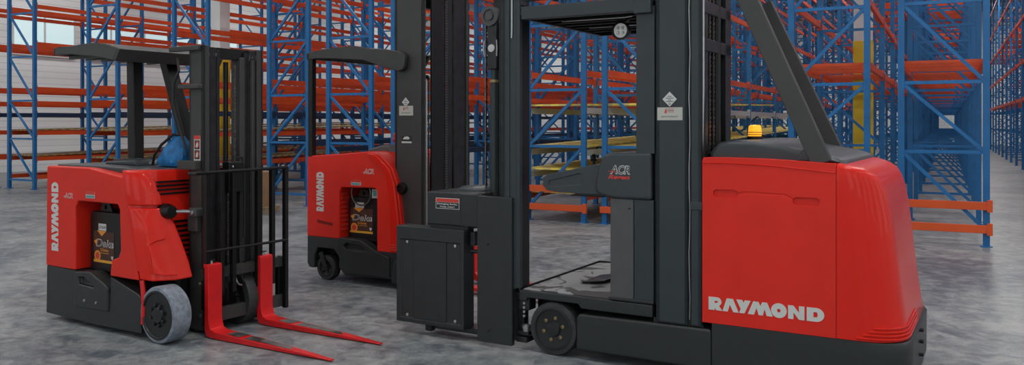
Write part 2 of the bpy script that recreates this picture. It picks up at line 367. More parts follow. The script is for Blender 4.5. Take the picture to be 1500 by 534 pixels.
def mast_decals(parent, cx, y, zd, rx0, rx1, rz0, rz1, s=1.0):
    """white diamond warning decal over a rectangular dealer plate"""
    a = .048*s
    plate(parent, 'diamond_border', 'inkk', 0, 0, y, 0, 0, .001, [(cx-a*1.08, zd), (cx, zd+a*1.08), (cx+a*1.08, zd), (cx, zd-a*1.08)])
    d = plate(parent, 'diamond_decal', 'white', 0, 0, y-.001, 0, 0, .001, [(cx-a, zd), (cx, zd+a), (cx+a, zd), (cx, zd-a)])
    for t, z, w in (('NOTICE', .020, .030), ('LIFT MAST AREA', .006, .055), ('KEEP', -.008, .022), ('HANDS CLEAR', -.020, .045)):
        pass
    for z, w in ((.018, .026), (.006, .052), (-.005, .020), (-.015, .050)):
        plate(d, 'print_line', 'inkk', cx-w*s/2, cx+w*s/2, y-.002, zd+z*s-.0018, zd+z*s+.0018, .0005)
    e = MB(); e.torus((cx, y-.002, zd-.030*s), .006*s, .0015, n=16, m=6); e.build('print_ring', 'inkk', d)
    p = plate(parent, 'dealer_plate', 'cream', rx0, rx1, y, rz0, rz1)
    W, H = rx1-rx0, rz1-rz0
    plate(p, 'dealer_mark', 'redlab', 0, 0, y-.0016, 0, 0, .0005, [(rx0+W*.28, rz0+H*.60), (rx0+W*.34, rz0+H*.88), (rx0+W*.38, rz0+H*.88), (rx0+W*.38, rz0+H*.55), (rx0+W*.30, rz0+H*.55)])
    for k in range(3): plate(p, 'print_line', 'redlab' if k != 1 else 'inkk', rx0+W*.41, rx0+W*.66, y-.0016, rz0+H*(.86-k*.12), rz0+H*(.90-k*.12), .0005)
    glyphs('JACK FORKLIFT', p, 'inkk', (rx0+W*.16, y-.0016, rz0+H*.20), X_, Z_, W*.68, H*.13, bold=.01, thick=.0005)
def bolt(parent, x, y, z, r=.012, m='steel', name='bolt'):
    h = MB(); h.lathe([(r, 0), (r*.95, -.008), (.0005, -.010)], (x, y, z), n=12); return h.build(name, m, parent, smooth=True)

# ------------------------------------------------------------------ truck 1 (left)
def left_truck():
    t = empty('counterbalanced_forklift', (-5.02, 4.15, 0), -5, 'red stand-up forklift on the left with lowered mast and red forks', 'forklift')
    W = 1.14
    # red body
    b = MB(); b.prism([(-1.545, .435), (-1.53, 1.25), (-.93, 1.25), (-.485, 1.195), (-.28, .435)], 'y', 0, W)
    body = b.build('body_shell', 'redd', t, bevel=.012)
    cut(body, [MB().prism([(-1.115, .30), (-1.115, .935), (-1.075, .985), (-.545, .985), (-.52, .95), (-.505, .64), (-.535, .585), (-.62, .56), (-.645, .43), (-.645, .30)], 'y', -.1, .42)])
    # slanted front nose
    f = MB()
    rings = []
    for z, xe, xi in ((.50, -.285, -.235), (.75, -.36, -.235), (1.00, -.43, -.24), (1.18, -.48, -.25), (1.245, -.50, -.26)):
        rings.append([(-.50, .02, z), (xe, .001, z), (xe+.06, .030, z), (xi-.03, .10, z), (xi, .15, z), (xi, W-.15, z), (xi-.03, W-.10, z), (xe+.06, W-.030, z), (xe, W-.001, z), (-.50, W-.02, z)])
    f.loft(rings, sm=False); nose = f.build('front_cowl', 'red', t, bevel=.014, seg=3)
    cut(nose, [MB().prism([(-.9, .2), (-.40, .2), (-.40, 1.1), (-.9, 1.1)], 'y', -.1, .42)]) if False else None
    # upper hump and lower fairing on the cowl
    h = MB(); h.loft([[(-.42, -.004, .985), (-.30, .030, .985), (-.215, .10, .985), (-.21, .16, .985), (-.40, .16, .985)],
                      [(-.43, -.004, 1.06), (-.32, .024, 1.06), (-.235, .095, 1.06), (-.225, .15, 1.06), (-.42, .15, 1.06)],
                      [(-.455, -.003, 1.17), (-.36, .020, 1.17), (-.28, .07, 1.17), (-.255, .12, 1.17), (-.44, .12, 1.17)],
                      [(-.48, .006, 1.238), (-.41, .028, 1.238), (-.34, .06, 1.238), (-.30, .10, 1.238), (-.47, .12, 1.238)]], sm=True)
    h.build('cowl_hump', 'red', t, bevel=.012, seg=3)
    l = MB(); l.loft([[(-.262, -.004, .445), (-.15, .025, .435), (-.03, .14, .440), (.01, .26, .45), (-.27, .26, .45)],
                      [(-.285, -.004, .56), (-.165, .026, .56), (-.075, .14, .56), (-.035, .26, .56), (-.29, .26, .56)],
                      [(-.325, -.004, .72), (-.20, .028, .72), (-.125, .14, .72), (-.10, .24, .72), (-.33, .26, .72)],
                      [(-.36, -.004, .84), (-.24, .030, .84), (-.17, .14, .84), (-.15, .22, .84), (-.37, .24, .84)],
                      [(-.40, -.004, .965), (-.285, .030, .965), (-.215, .11, .965), (-.20, .16, .965), (-.40, .20, .965)]], sm=True)
    l.build('side_fairing', 'red', t, bevel=.014, seg=3)
    g = MB(); g.tube([(-.205, .026, .70), (-.170, .024, .60), (-.150, .024, .50), (-.085, .08, .485), (-.02, .145, .485)], .005, 8)
    g.tube([(-.205, .026, .70), (-.17, .06, .73), (-.135, .12, .745)], .005, 8); g.build('fairing_crease', 'red', t, smooth=True)
    # louvres
    for k in range(4):
        MB().box(-.25, -.232, .125, .425, 1.150-.030*k, 1.164-.030*k).build('air_vent', 'black', t)
    for k in range(8):
        MB().box(-.24, -.226, .265-.0*k, .425, .84-.038*k, .858-.038*k).build('air_vent', 'black', t)
    # black lower skirt
    s = MB(); s.prism([(-1.55, .045), (-1.54, .437), (-1.115, .432), (-1.115, .30), (-.645, .30), (-.645, .43), (-.30, .335), (-.245, .30), (-.262, .20), (-.255, .045), (-.9, .035)], 'y', .004, W-.004)
    s.build('lower_skirt', 'char', t, bevel=.010)
    c = MB(); c.prism([(-1.105, .150), (-1.105, .425), (-.90, .445), (-.83, .415), (-.72, .375), (-.655, .34), (-.655, .160)], 'y', -.012, .12)
    cov = c.build('battery_gate', 'char', t, bevel=.012)
    cut(cov, [MB().prism([(-1.06, .385), (-.97, .392), (-.84, .35), (-.85, .325), (-1.05, .335)], 'y', -.05, .02)])
    for x in (-.96, -.80): bolt(cov, x, -.012, .215, .011)
    # red wheel arch edge
    MB().tube([(-.25, .01, .44), (-.235, .01, .36), (-.225, .01, .25), (-.235, .01, .12)], .018, 8).build('wheel_arch', 'redfork', t, smooth=True)
    MB().box(-.24, -.17, .27, W-.27, .06, .50).build('drive_unit', 'black', t, bevel=.01)
    # battery
    battery(t, -1.075, -.64, .10, .43, .90, -1.02, -.745, .50, .745)
    MB().box(-1.10, -.55, .40, .42, .3, .97).build('compartment_wall', 'black', t)
    sticker(t, -.965, -.84, -.001, 1.015, 1.065)
    wordmark(t, 'white', (-1.355, -.001, .565), Z_, (-1, 0, 0), .555, .098)
    acr(t, -1.27, -.001, 1.0, .125, .042)
    # deck
    pl_ = [(-1.50, .07, 1.262), (-.95, .07, 1.262), (-.52, .11, 1.248), (-.36, .22, 1.252), (-.27, .36, 1.256), (-.27, W-.36, 1.256), (-.36, W-.22, 1.252), (-.52, W-.11, 1.248), (-.95, W-.07, 1.262), (-1.50, W-.07, 1.262)]
    d = MB(); d.loft([[(x, y, z-.06) for x, y, z in pl_], pl_], sm=False); d.build('top_deck', 'slate', t, bevel=.008)
    d = MB(); d.prism([(-1.22, 1.255), (-1.18, 1.285), (-.80, 1.30), (-.74, 1.255)], 'y', .30, .80); d.build('deck_pad', 'slate', t, bevel=.012)
    for k in range(4): MB().box(-1.18, -.82, .36+.1*k, .38+.1*k, 1.285, 1.302).build('pad_ridge', 'slate', t)
    # overhead guard
    y0, y1 = 0.0, .95
    g = MB(); n = 9; ringsf = []
    topc = [(-1.43, 2.205), (-1.36, 2.215), (-1.20, 2.212), (-1.02, 2.222), (-.86, 2.225), (-.70, 2.205), (-.54, 2.168)]
    botc = [(-1.43, 2.150), (-1.36, 2.150), (-1.20, 2.150), (-1.02, 2.132), (-.86, 2.118), (-.72, 2.098), (-.60, 2.078)]
    g.prism(topc+botc[::-1], 'y', y0, y0+.03)
    g.prism(topc+botc[::-1], 'y', y1-.03, y1)
    g.prism([(-.54, 2.168), (-.60, 2.078), (-.575, 2.070), (-.515, 2.160)], 'y', y0, y1)
    g.prism([(-1.43, 2.205), (-1.43, 2.150), (-1.40, 2.150), (-1.40, 2.212)], 'y', y0, y1)
    g.prism([(p[0], p[1]) for p in topc]+[(p[0], p[1]-.012) for p in topc[::-1]], 'y', y0, y1)
    g.build('overhead_guard', 'mastg', t, bevel=.006)
    for k in range(6): MB().box(-1.38, -.60, .10+.14*k, .125+.14*k, 2.12, 2.15).build('guard_slat', 'mastg', t)
    MB().bar((-1.23, .60, 1.25), (-1.25, .60, 2.14), .105, .09).build('guard_post', 'black', t, bevel=.008)
    MB().bar((-.50, .66, 1.20), (-.74, .56, 2.12), .085, .10).build('guard_post', 'black', t, bevel=.008)
    # mast
    zt = 2.19
    for ya, m_ in ((.35, 1), (.92, -1)):
        c = MB(); c.box(-.165, .0, min(ya, ya+m_*.022), max(ya, ya+m_*.022), .03, zt)
        c.box(-.165, -.14, min(ya, ya+m_*.07), max(ya, ya+m_*.07), .03, zt); c.box(-.025, .0, min(ya, ya+m_*.06), max(ya, ya+m_*.06), .03, zt)
        c.build('outer_mast_channel', 'mastg', t, bevel=.003)
        c = MB(); q = ya+m_*.068; c.box(-.15, -.01, min(q, q+m_*.018), max(q, q+m_*.018), .05, zt-.01); c.box(-.035, -.006, min(q, q+m_*.055), max(q, q+m_*.055), .05, zt-.01)
        c.box(-.15, -.12, min(q, q+m_*.055), max(q, q+m_*.055), .05, zt-.01); c.build('middle_mast_channel', 'rail', t, bevel=.003)
        c = MB(); q = ya+m_*.128; c.box(-.14, -.02, min(q, q+m_*.015), max(q, q+m_*.015), .05, zt-.03); c.box(-.05, -.02, min(q, q+m_*.04), max(q, q+m_*.04), .05, zt-.03)
        c.build('inner_mast_channel', 'rail', t, bevel=.003)
        for q in (.052, .112):
            p = MB(); p.lathe([(.012, -.012), (.040, -.012), (.036, 0), (.040, .012), (.012, .012)], (-.045, ya+m_*q, 2.125), n=24); p.build('mast_roller', 'steel', t, smooth=True)
    MB().box(-.12, -.04, .40, .88, 2.10, 2.185).build('mast_crossmember', 'black', t, bevel=.004)
    MB().box(-.16, -.06, .38, .89, .10, .30).build('mast_crossmember', 'black', t, bevel=.004)
    MB().box(-.16, -.12, .38, .89, 1.02, 1.12).build('mast_crossmember', 'black', t, bevel=.004)
    c = MB(); c.cyl((-.10, .635, .08), (-.10, .635, 1.25), .042); c.cyl((-.10, .635, 1.25), (-.10, .635, 2.08), .02); c.build('lift_cylinder', 'black', t, smooth=True)
    c = MB(); c.box(-.13, -.02, .71, .80, .10, 2.12); c.box(-.06, 0, .81, .84, .10, 2.10); c.build('hose_trough', 'mastg', t, bevel=.006)
    chain(t, -.03, .665, .45, 2.06); chain(t, -.03, .60, .45, 1.20)
    p = MB(); p.box(-.05, .04, .56, .70, 1.06, 1.30); p.build('carriage_bracket', 'black', t, bevel=.01)
    for k, z in enumerate((1.10, 1.26)): bolt(t, .045, .57+.02*k, z, .010)
    MB().tube([(.03, .60, .6), (.03, .59, 1.20), (.03, .62, 1.33), (.03, .69, 1.33), (.03, .71, 1.2), (.03, .71, .7)], .010, 8).build('hydraulic_hose', 'hose', t, smooth=True)
    # mast brackets on the outside
    MB().box(-.37, -.02, .315, .35, 2.150, 2.190).build('mast_bracket', 'mastg', t, bevel=.006)
    MB().box(-.24, .0, .300, .35, 1.86, 1.895).build('mast_bracket', 'mastg', t, bevel=.006)
    MB().box(-.23, -.02, .29, .35, 1.245, 1.315).build('mast_bracket', 'mastg', t, bevel=.006)
    MB().tube([(-.28, .33, 2.10), (-.25, .32, 2.0), (-.30, .31, 1.90), (-.32, .32, 1.75), (-.22, .36, 1.4)], .010, 8).build('hydraulic_hose', 'hose', t, smooth=True)
    # tilt cylinder
    c = MB(); c.lathe([(.050, -.14), (.062, -.06), (.060, 0.0), (.045, .05)], (-.19, .185, .935), 'x', 24); c.build('tilt_boot', 'black', t, smooth=True)
    MB().cyl((-.20, .20, .935), (-.02, .30, .935), .014).build('tilt_rod', 'steel', t, smooth=True)
    c = MB(); c.box(-.07, .02, .27, .35, .895, .965); c.build('tilt_clevis', 'mastg', t, bevel=.012); bolt(t, -.02, .27, .93, .018)
    MB().box(-.13, -.02, .31, .35, .78, .90).build('mast_bracket', 'mastg', t, bevel=.006)
    # decals on mast
    p = plate(t, 'warning_label', 'white', -.105, -.030, .349, 1.315, 1.505); plate(p, 'label_band', 'redlab', -.105, -.030, .3475, 1.475, 1.505, .0006)
    for z in (1.435, 1.36):
        plate(p, 'pictogram', 'inkk', -.098, -.037, .3475, z-.034, z+.034, .0006)
        MB().torus((-.0675, .3465, z), .024, .003, n=20, m=6).build('pictogram_ring', 'redlab', p)
        plate(p, 'pictogram_figure', 'white', 0, 0, .3468, 0, 0, .0006, [(-.082, z-.018), (-.060, z-.020), (-.052, z+.004), (-.062, z+.020), (-.078, z+.010)])
    for z in (.38, .14): bolt(t, -.03, .35, z, .014)
    # carriage
    cg = []
    MB().box(.01, .06, .325, 1.10, .42, .50).build('carriage_bar', 'mastg', t, bevel=.004)
    MB().box(.01, .06, .325, 1.10, .09, .19).build('carriage_bar', 'mastg', t, bevel=.004)
    for k in range(9): MB().box(.03, .055,   .35+.087*k, .358+.087*k, .497, .506).build('bar_notch', 'rail', t)
    for y in (.36, 1.07): MB().box(.01, .05, y-.03, y+.03, .09, .50).build('carriage_upright', 'black', t, bevel=.003)
    # backrest
    MB().tube([(.04, .20, 1.225), (.10, .205, 1.228), (.10, .60, 1.232), (.10, 1.07, 1.236), (.09, 1.10, 1.236)], .013, 10).build('backrest_rail', 'black', t, smooth=True)
    MB().tube([(.10, .30, .640), (.10, .6, .640), (.10, 1.09, .640)], .011, 10).build('backrest_rail', 'black', t, smooth=True)
    for y in (.315, .45, .56, .80, .945, 1.085): MB().box(.06, .10, y-.014, y+.020, .30 if y not in (.315, 1.085) else .08, 1.235).build('backrest_post', 'black', t, bevel=.003)
    for y in (.34, .58): bolt(t, .088, y, .64, .012)
    # forks
    for yc in (.36, .85):
        k = MB(); a, c_ = yc-.062, yc+.062
        prof = [(.07, .52), (.075, .55), (.125, .545), (.13, .52), (.13, .14), (.150, .072), (.20, .056), (.60, .045), (1.05, .030), (1.34, .016), (1.34, .008), (.20, .006), (.11, .012), (.085, .05), (.085, .52)]
        rings = []
        for yy, cx in ((a, 0), (c_, 0)): rings.append([(x, yy, z) for x, z in prof])
        # taper the tip in plan
        for r, sgn in zip(rings, (1, -1)):
            for i, (x, yy, z) in enumerate(r):
                if x > .15: r[i] = (x, yy+sgn*.046*(max(0, x-.25)/1.09)**1.3, z)
        k.loft(rings, sm=False); fk = k.build('fork', 'redfork', t, bevel=.006)
        w = MB(); w.loft([[(.50, a+.018, .0495), (.50, c_-.018, .0495)], [(.66, a+.026, .046), (.70, c_-.028, .045)], [(.98, a+.040, .0355), (.92, c_-.038, .0365)]], cap=False, closed=False, sm=False)
        w.add([(.30, a+.03, .0555), (.44, a+.012, .0525), (.46, c_-.012, .0525), (.32, c_-.02, .0555)], [(0, 1, 2, 3)])
        w.build('worn_patch', 'worn', fk)
        MB().cyl((.10, yc-.01, .545), (.10, yc-.01, .572), .010).build('fork_pin', 'steel', fk); MB().box(.085, .115, yc-.03, yc+.012, .572, .580).build('fork_pin', 'rail', fk)
    # hydraulic fittings seen between the forks
    for k in range(3):
        yb = .56+.06*k; MB().tube([(.02, yb, .44), (.05, yb, .37), (.05, yb+.02, .34), (.05, yb+.05, .33)], .007, 8).build('hydraulic_fitting', 'steel' if k < 2 else 'hose', t, smooth=True)
    # wheels
    wheel(t, -.058, .0, .207, .15, 'rubber', .85, 8, studs=True)
    wheel(t, -.10, .70, .207, .12, 'rubberk', .74, 8, studs=True)
    c = MB(); c.lathe([(.075, 0), (.075, .19), (.001, .19)], (-1.28, W*.5-.1, .078), n=28); c.build('caster_wheel', 'rubberk', t, smooth=True)
    return t
left_truck()

# blue bag hanging on the deck beside the mast
def bag():
    o = empty('bag', (-5.475, 4.660, 1.259), -5, 'crumpled blue nylon bag with black strap on the left forklift deck', 'bag')
    mb = MB(); rings = []
    prof = [(0, .150, .09), (.03, .160, .105), (.09, .148, .10), (.15, .120, .085), (.20, .075, .055), (.235, .035, .03)]
    for z, a, b in prof:
        r = []
        for i in range(28):
            t = 2*PI*i/28; w = 1+.07*math.sin(5*t+z*30)+.05*math.sin(9*t-z*18)
            r.append((a*w*math.copysign(abs(math.cos(t))**.8, math.cos(t))-.0+z*.25, b*w*math.copysign(abs(math.sin(t))**.8, math.sin(t)), z))
        rings.append(r)
    mb.loft(rings); mb.build('bag_body', 'bag', o, smooth=True)
    MB().tube([(-.21, -.06, .01), (-.15, -.09, .08), (-.06, -.085, .17), (.03, -.04, .25), (.05, .0, .235)], .011, 8).build('shoulder_strap', 'strap', o, smooth=True)
    return o
bag()

# ------------------------------------------------------------------ truck 2 (middle)
def middle_truck():
    t = empty('tall_mast_forklift', (-5.64, 6.63, 0), -4, 'red stand-up truck in the middle with tall mast, half hidden behind the large truck', 'forklift')
    W = 1.2
    b = MB(); b.prism([(-.228, .436), (-.226, 1.262), (.25, 1.292), (.60, 1.322), (.74, 1.305), (.905, 1.17), (.96, 1.05), (1.0, .80), (1.055, .35), (.70, .35), (.52, .436)], 'y', 0, W)
    body = b.build('body_shell', 'redd', t, bevel=.014, seg=3)
    cut(body, [MB().prism([(.222, .30), (.222, .91), (.25, .955), (.69, .965), (.715, .94), (.715, .30)], 'y', -.1, .40)])
    f = MB(); f.prism([(.60, 1.312), (.73, 1.298), (.895, 1.16), (.95, 1.04), (.99, .80), (1.047, .36), (.90, .36), (.892, .80), (.84, 1.11)], 'y', -.035, .02)
    f.build('front_cowl', 'red', t, bevel=.016, seg=3)
    for k in range(3): MB().box(.915, 1.04, -.040, -.030, .385+.022*k, .393+.022*k).build('cowl_rib', 'redlab', t)
    s = MB(); s.prism([(-.230, .16), (-.228, .438), (.222, .440), (.222, .30), (.715, .30), (.70, .36), (1.05, .352), (1.058, .10), (.30, .075), (.24, .115), (.20, .27), (.14, .325), (-.08, .325), (-.12, .25), (-.125, .115), (-.20, .115)], 'y', .004, W-.004)
    s.build('lower_skirt', 'char', t, bevel=.012)
    c = MB(); c.prism([(.232, .150), (.232, .452), (.50, .445), (.62, .395), (.72, .350), (.88, .30), (.88, .11), (.32, .10)], 'y', -.014, .10)
    cov = c.build('battery_gate', 'char', t, bevel=.012); cut(cov, [MB().prism([(.285, .375), (.33, .405), (.52, .395), (.585, .355), (.55, .335), (.31, .345)], 'y', -.05, .02)])
    c = MB(); c.prism([(.90, .06), (.93, .26), (.99, .31), (1.12, .30), (1.16, .06)], 'y', -.02, .12); c.build('foot_guard', 'char', t, bevel=.02)
    wheel(t, .005, .03, .125, .10, 'rubberk', .70, 5, hole_m='rim', name='caster_wheel')
    MB().bar((-.05, .02, .28), (.02, .02, .13), .05, .02).build('caster_fork', 'rail', t); 
    MB().box(-.10, .12, .14, .5, .10, .30).build('caster_mount', 'black', t)
    battery(t, .26, .70, .09, .42, .86, .285, .585, .50, .745)
    MB().torus((.45, .07, .90), .12, .007, n=40).build('battery_cable', 'hose', t)
    MB().torus((.45, .066, .90), .125, .002, n=40).build('battery_cable', 'steel', t)
    plate(t, 'tag_card', 'cream', .60, .69, .06, .86, .95); plate(t, 'tag_card_print', 'teal', .615, .66, .058, .88, .93, .0006)
    for k in range(9): MB().box(.222, .232, .03, .20, .88-.045*k, .893-.045*k).build('compartment_rib', 'redlab', t)
    MB().box(.23, .71, .39, .41, .3, .95).build('compartment_wall', 'black', t)
    sticker(t, .38, .51, -.001, .985, 1.035)
    wordmark(t, 'white', (.010, -.001, .70), Z_, (-1, 0, 0), .40, .10)
    acr(t, .545, -.001, 1.10, .135, .052)
    for k in range(9): MB().bar((-.075+.024*k, .0, .612-.0025*k), (-.065+.024*k, .0, .582-.0025*k), .010, .006).build('air_vent', 'black', t)
    # controls on top
    c = MB(); c.prism([(.34, 1.29), (.40, 1.335), (.55, 1.375), (.66, 1.375), (.72, 1.28)], 'y', .25, .75); c.build('control_console', 'pedm', t, bevel=.015)
    c = MB(); c.cyl((.60, .45, 1.37), (.62, .45, 1.43), .03); c.lathe([(.04, 0), (.05, .03), (.04, .06), (.045, .08), (.03, .10)], (.60, .45, 1.40), 'z', 20); c.build('control_handle', 'redseat', t, smooth=True)
    MB().box(.60, .70, .46, .56, 1.30, 1.42).build('control_guard', 'redseat', t, bevel=.02)
    # overhead guard
    top = [(-.235, 2.325), (-.05, 2.345), (.15, 2.362), (.40, 2.365), (.60, 2.335), (.62, 2.33)]
    bot = [(-.235, 2.255), (-.05, 2.262), (.15, 2.250), (.35, 2.235), (.53, 2.222), (.56, 2.215)]
    g = MB(); g.prism(top+bot[::-1], 'y', 0, .03); g.prism([(a, b_) for a, b_ in top]+[(a, b_-.012) for a, b_ in top[::-1]], 'y', 0, 1.0)
    g.prism([(-.235, 2.325), (-.235, 2.255), (-.20, 2.258), (-.20, 2.33)], 'y', 0, 1.0); g.prism(top+bot[::-1], 'y', .97, 1.0)
    g.build('overhead_guard', 'mastg', t, bevel=.008)
    for k in range(5): MB().box(-.20, .58, .14+.16*k, .165+.16*k, 2.27, 2.30).build('guard_slat', 'mastg', t)
    MB().prism([(.60, 2.335), (.80, 2.318), (1.00, 2.285), (1.055, 2.262), (1.075, 2.235), (1.065, 2.15), (1.035, 2.105), (.98, 2.095), (.80, 2.14), (.53, 2.222)], 'y', -.012, .045).build('guard_arm', 'mastg', t, bevel=.010, seg=3)
    MB().bar((-.185, .03, 1.25), (-.185, .03, 2.27), .062, .06).build('guard_post', 'black', t, bevel=.006)
    MB().box(.555, .625, .62, .69, 1.28, 2.25).build('guard_post', 'rail', t, bevel=.006)
    # mast
    zt = 5.2
    for ya, m_ in ((.05, 1), (.80, -1)):
        nr = m_ > 0
        c = MB(); c.box(.90, 1.25, min(ya, ya+m_*.020), max(ya, ya+m_*.020), .04, zt); c.box(.90, .93, min(ya, ya+m_*.05), max(ya, ya+m_*.05), .04, zt); c.box(1.215, 1.25, min(ya, ya+m_*.035), max(ya, ya+m_*.035), .04, zt)
        c.build('outer_mast_channel', 'mastg', t, bevel=.004)
        q = ya+m_*.04
        c = MB(); c.box(.96, 1.23, min(q, q+m_*.015), max(q, q+m_*.015), .06, zt)
        if not nr: c.box(1.20, 1.235, q-.20, q, .06, zt)
        c.build('inner_mast_channel', 'rail', t, bevel=.003)
    MB().box(1.215, 1.245, .19, .37, .06, zt).build('hose_trough', 'black', t, bevel=.01)
    c = MB()
    for k in range(int(4.4/.026)): c.box(1.246, 1.256, .385, .425, .7+.026*k, .716+.026*k)
    c.build('cable_track', 'chain', t)
    MB().box(1.20, 1.243, .37, .52, .06, zt).build('mast_stay', 'rail', t, bevel=.01)
    c = MB(); c.cyl((1.22, .125, .10), (1.22, .125, 2.02), .014); c.build('lift_rod', 'steel', t, smooth=True)
    chain(t, 1.225, .16, .5, 2.0, .018)
    c = MB(); c.lathe([(.012, -.012), (.030, -.012), (.030, .012), (.012, .012)], (1.22, .135, 2.03), n=20); c.build('chain_pulley', 'rail', t, smooth=True)
    for z in (.35, 2.75): MB().box(.93, 1.0, .06, .79, z, z+.12).build('mast_crossmember', 'black', t, bevel=.005)
    c = MB(); c.lathe([(.055, 0), (.055, -.03), (.045, -.05), (.030, -.05), (.028, -.035), (.001, -.035)], (1.0, .05, .975), n=24); c.build('pivot_cap', 'black', t, smooth=True)
    plate(t, 'data_plate', 'cream', 1.06, 1.16, .048, .545, .595)
    mast_decals(t, 1.035, .048, 1.80, .955, 1.125, 1.672, 1.765, .95)
    plate(t, 'small_label', 'inkk', .985, 1.105, .049, 1.43, 1.475); plate(t, 'small_label_mark', 'white', 0, 0, .0474, 0, 0, .0006, [(1.0, 1.445), (1.02, 1.468), (1.06, 1.472), (1.085, 1.455), (1.07, 1.443)]); plate(t, 'small_label_strip', 'white', .985, 1.105, .049, 1.408, 1.424)
    # carriage and forks
    MB().box(1.27, 1.34, .05, .85, .15, .45).build('carriage_bar', 'black', t, bevel=.005)
    for yc in (.25, .68):
        k = MB(); a, c_ = yc-.055, yc+.055
        prof = [(1.40, .38), (1.44, .38), (1.445, .12), (1.49, .075), (2.40, .05), (2.50, .045), (2.50, .035), (1.45, .035), (1.40, .06)]
        k.loft([[(x, a, z) for x, z in prof], [(x, c_, z) for x, z in prof]], sm=False); k.build('fork', 'redfork', t, bevel=.006)
    wheel(t, .80, W-.14, .14, .12, 'rubberk', .7, 5, hole_m='rim'); wheel(t, 1.0, .14, .12, .12, 'rubberk', .7, 5, hole_m='rim')
    return t
middle_truck()

# ------------------------------------------------------------------ truck 3 (right, large)
def large_truck():
    t = empty('swing_mast_truck', (-2.41, 5.22, 0), -3, 'large red and slate order-picking swing-mast truck filling the right foreground', 'forklift')
    W = 1.36
    # --- counterweight plan outline by height
    def plan(xe, r, z, x0=1.845, w=W, ny=10, inset=0.0, p=2.4):
        pts = [(x0, inset, z)]
        cx, cy = xe-r, inset+r*.9
        for k in range(ny+1):
            a = -PI/2+PI/2*k/ny
            ca_, sa_ = math.cos(a), math.sin(a)
            pts.append((cx+r*math.copysign(abs(ca_)**(2/p), ca_), cy+r*.9*math.copysign(abs(sa_)**(2/p), sa_), z))
        pts += [(q[0], w-q[1], z) for q in pts[::-1]]
        return pts
    rings = []
    def ztop(x):
        ks = [(1.845, 1.366), (1.92, 1.352), (1.99, 1.330), (2.04, 1.300), (2.09, 1.245), (2.3, 1.06)]
        for (xa, za), (xb, zb) in zip(ks[:-1], ks[1:]):
            if x <= xb: return za+(zb-za)*(x-xa)/(xb-xa)
        return ks[-1][1]
    for z, xe, r in ((.36, 2.205, .26), (.366, 2.211, .26), (.45, 2.194, .26), (.60, 2.173, .26), (.80, 2.150, .26), (.95, 2.134, .26), (1.05, 2.122, .26)):
        rings.append(plan(xe, r, z))
    for k_, xe, r, ins, dz in ((.35, 2.112, .255, 0, .0), (.7, 2.098, .25, .001, .0), (1, 2.086, .238, .003, .032), (1, 2.076, .23, .009, .015), (1, 2.058, .21, .022, .004), (1, 2.022, .17, .045, .0), (1, 1.94, .09, .12, -.006)):
        rg = plan(xe, r, 0, inset=ins)
        rings.append([(q[0], q[1], 1.05+(ztop(q[0])-dz-1.05)*k_) for q in rg])
    cw = MB(); cw.loft(rings, sm=True); CW = cw.build('counterweight_shell', 'red', t, smooth=True, angle=60)
    # stepped vents round the lower corner
    for k in range(4):
        z = .378+.020*k
        xs = 1.945+.03*k
        pts = [p for p in plan(2.211-.004*k, .26, z, ny=14)]
        half = pts[:len(pts)//2]
        path = [Vector(q)+Vector(((q[0]-2.0)*.0, -.002, 0)) for q in half if q[0] >= xs]
        path += [Vector((path[-1].x, W/2, z))]
        MB().tube(path, .0065, 8).build('corner_rib', 'red', CW, smooth=True)
    # black base
    rings = []
    for z, xe, r in ((.055, 2.215, .26), (.08, 2.228, .26), (.30, 2.230, .26), (.345, 2.230, .26), (.358, 2.218, .26)):
        rings.append(plan(xe, r, z, x0=1.115, inset=-.004))
    MB().loft(rings, sm=True).build('base_skirt', 'char', t, smooth=True, angle=50)
    for z in (.33, .26, .18, .10): MB().cyl((2.222, .60, z), (2.252, .60, z), .012).build('bumper_stud', 'black', t, smooth=True)
    # side door panel
    d = MB(); d.prism([(1.052, .358), (1.052, 1.365), (1.060, 1.385), (1.20, 1.388), (1.45, 1.384), (1.70, 1.374), (1.842, 1.366), (1.842, .358)], 'y', 0, W)
    door = d.build('side_door', 'redd', t, bevel=.018, seg=4)
    def pocket(xa, xb, za, zb):
        return MB().prism([(xa+.02, za), (xb-.02, za), (xb, za+.012), (xb, zb-.012), (xb-.02, zb), (xa+.02, zb), (xa, zb-.012), (xa, za+.012)], 'y', -.02, .018)
    cut(door, [pocket(1.122, 1.275, 1.140, 1.190), pocket(1.600, 1.752, 1.115, 1.162), MB().prism([(1.27, 1.155), (1.325, 1.172), (1.556, 1.166), (1.61, 1.14), (1.61, 1.15), (1.556, 1.178), (1.32, 1.184), (1.27, 1.172)], 'y', -.02, .004)])
    MB().tube([(1.06, -.001, 1.352), (1.25, -.001, 1.353), (1.45, -.001, 1.346), (1.65, -.001, 1.330), (1.84, -.001, 1.312)], .004, 8).build('door_crease', 'red', t, smooth=True)
    wordmark(t, 'lightlab', (1.094, -.0005, .442), X_, Z_, .684, .080)
    # hood
    h = MB(); h.prism([(1.062, 1.37), (1.075, 1.42), (1.13, 1.478), (1.20, 1.490), (1.33, 1.492), (1.50, 1.470), (1.66, 1.435), (1.76, 1.418), (1.84, 1.398), (1.90, 1.370), (1.895, 1.30), (1.2, 1.30)], 'y', .075, W-.075)
    h.build('hood', 'slate', t, bevel=.045, seg=4)
    MB().prism([(1.60, 1.37), (1.66, 1.455), (1.70, 1.46), (1.80, 1.40), (1.86, 1.37)], 'y', .03, .11).build('post_boot', 'slate', t, bevel=.015)
    # beacon
    b = MB(); b.lathe([(.052, 0), (.052, .018), (.040, .022)], (1.22, .62, 1.49), 'z', 28); bc = b.build('beacon_base', 'black', t, smooth=True)
    b = MB(); b.lathe([(.042, .02), (.046, .035), (.040, .088), (.030, .096), (.001, .098)], (1.22, .62, 1.49), 'z', 28); b.build('beacon_lens', 'amber', t, smooth=True)
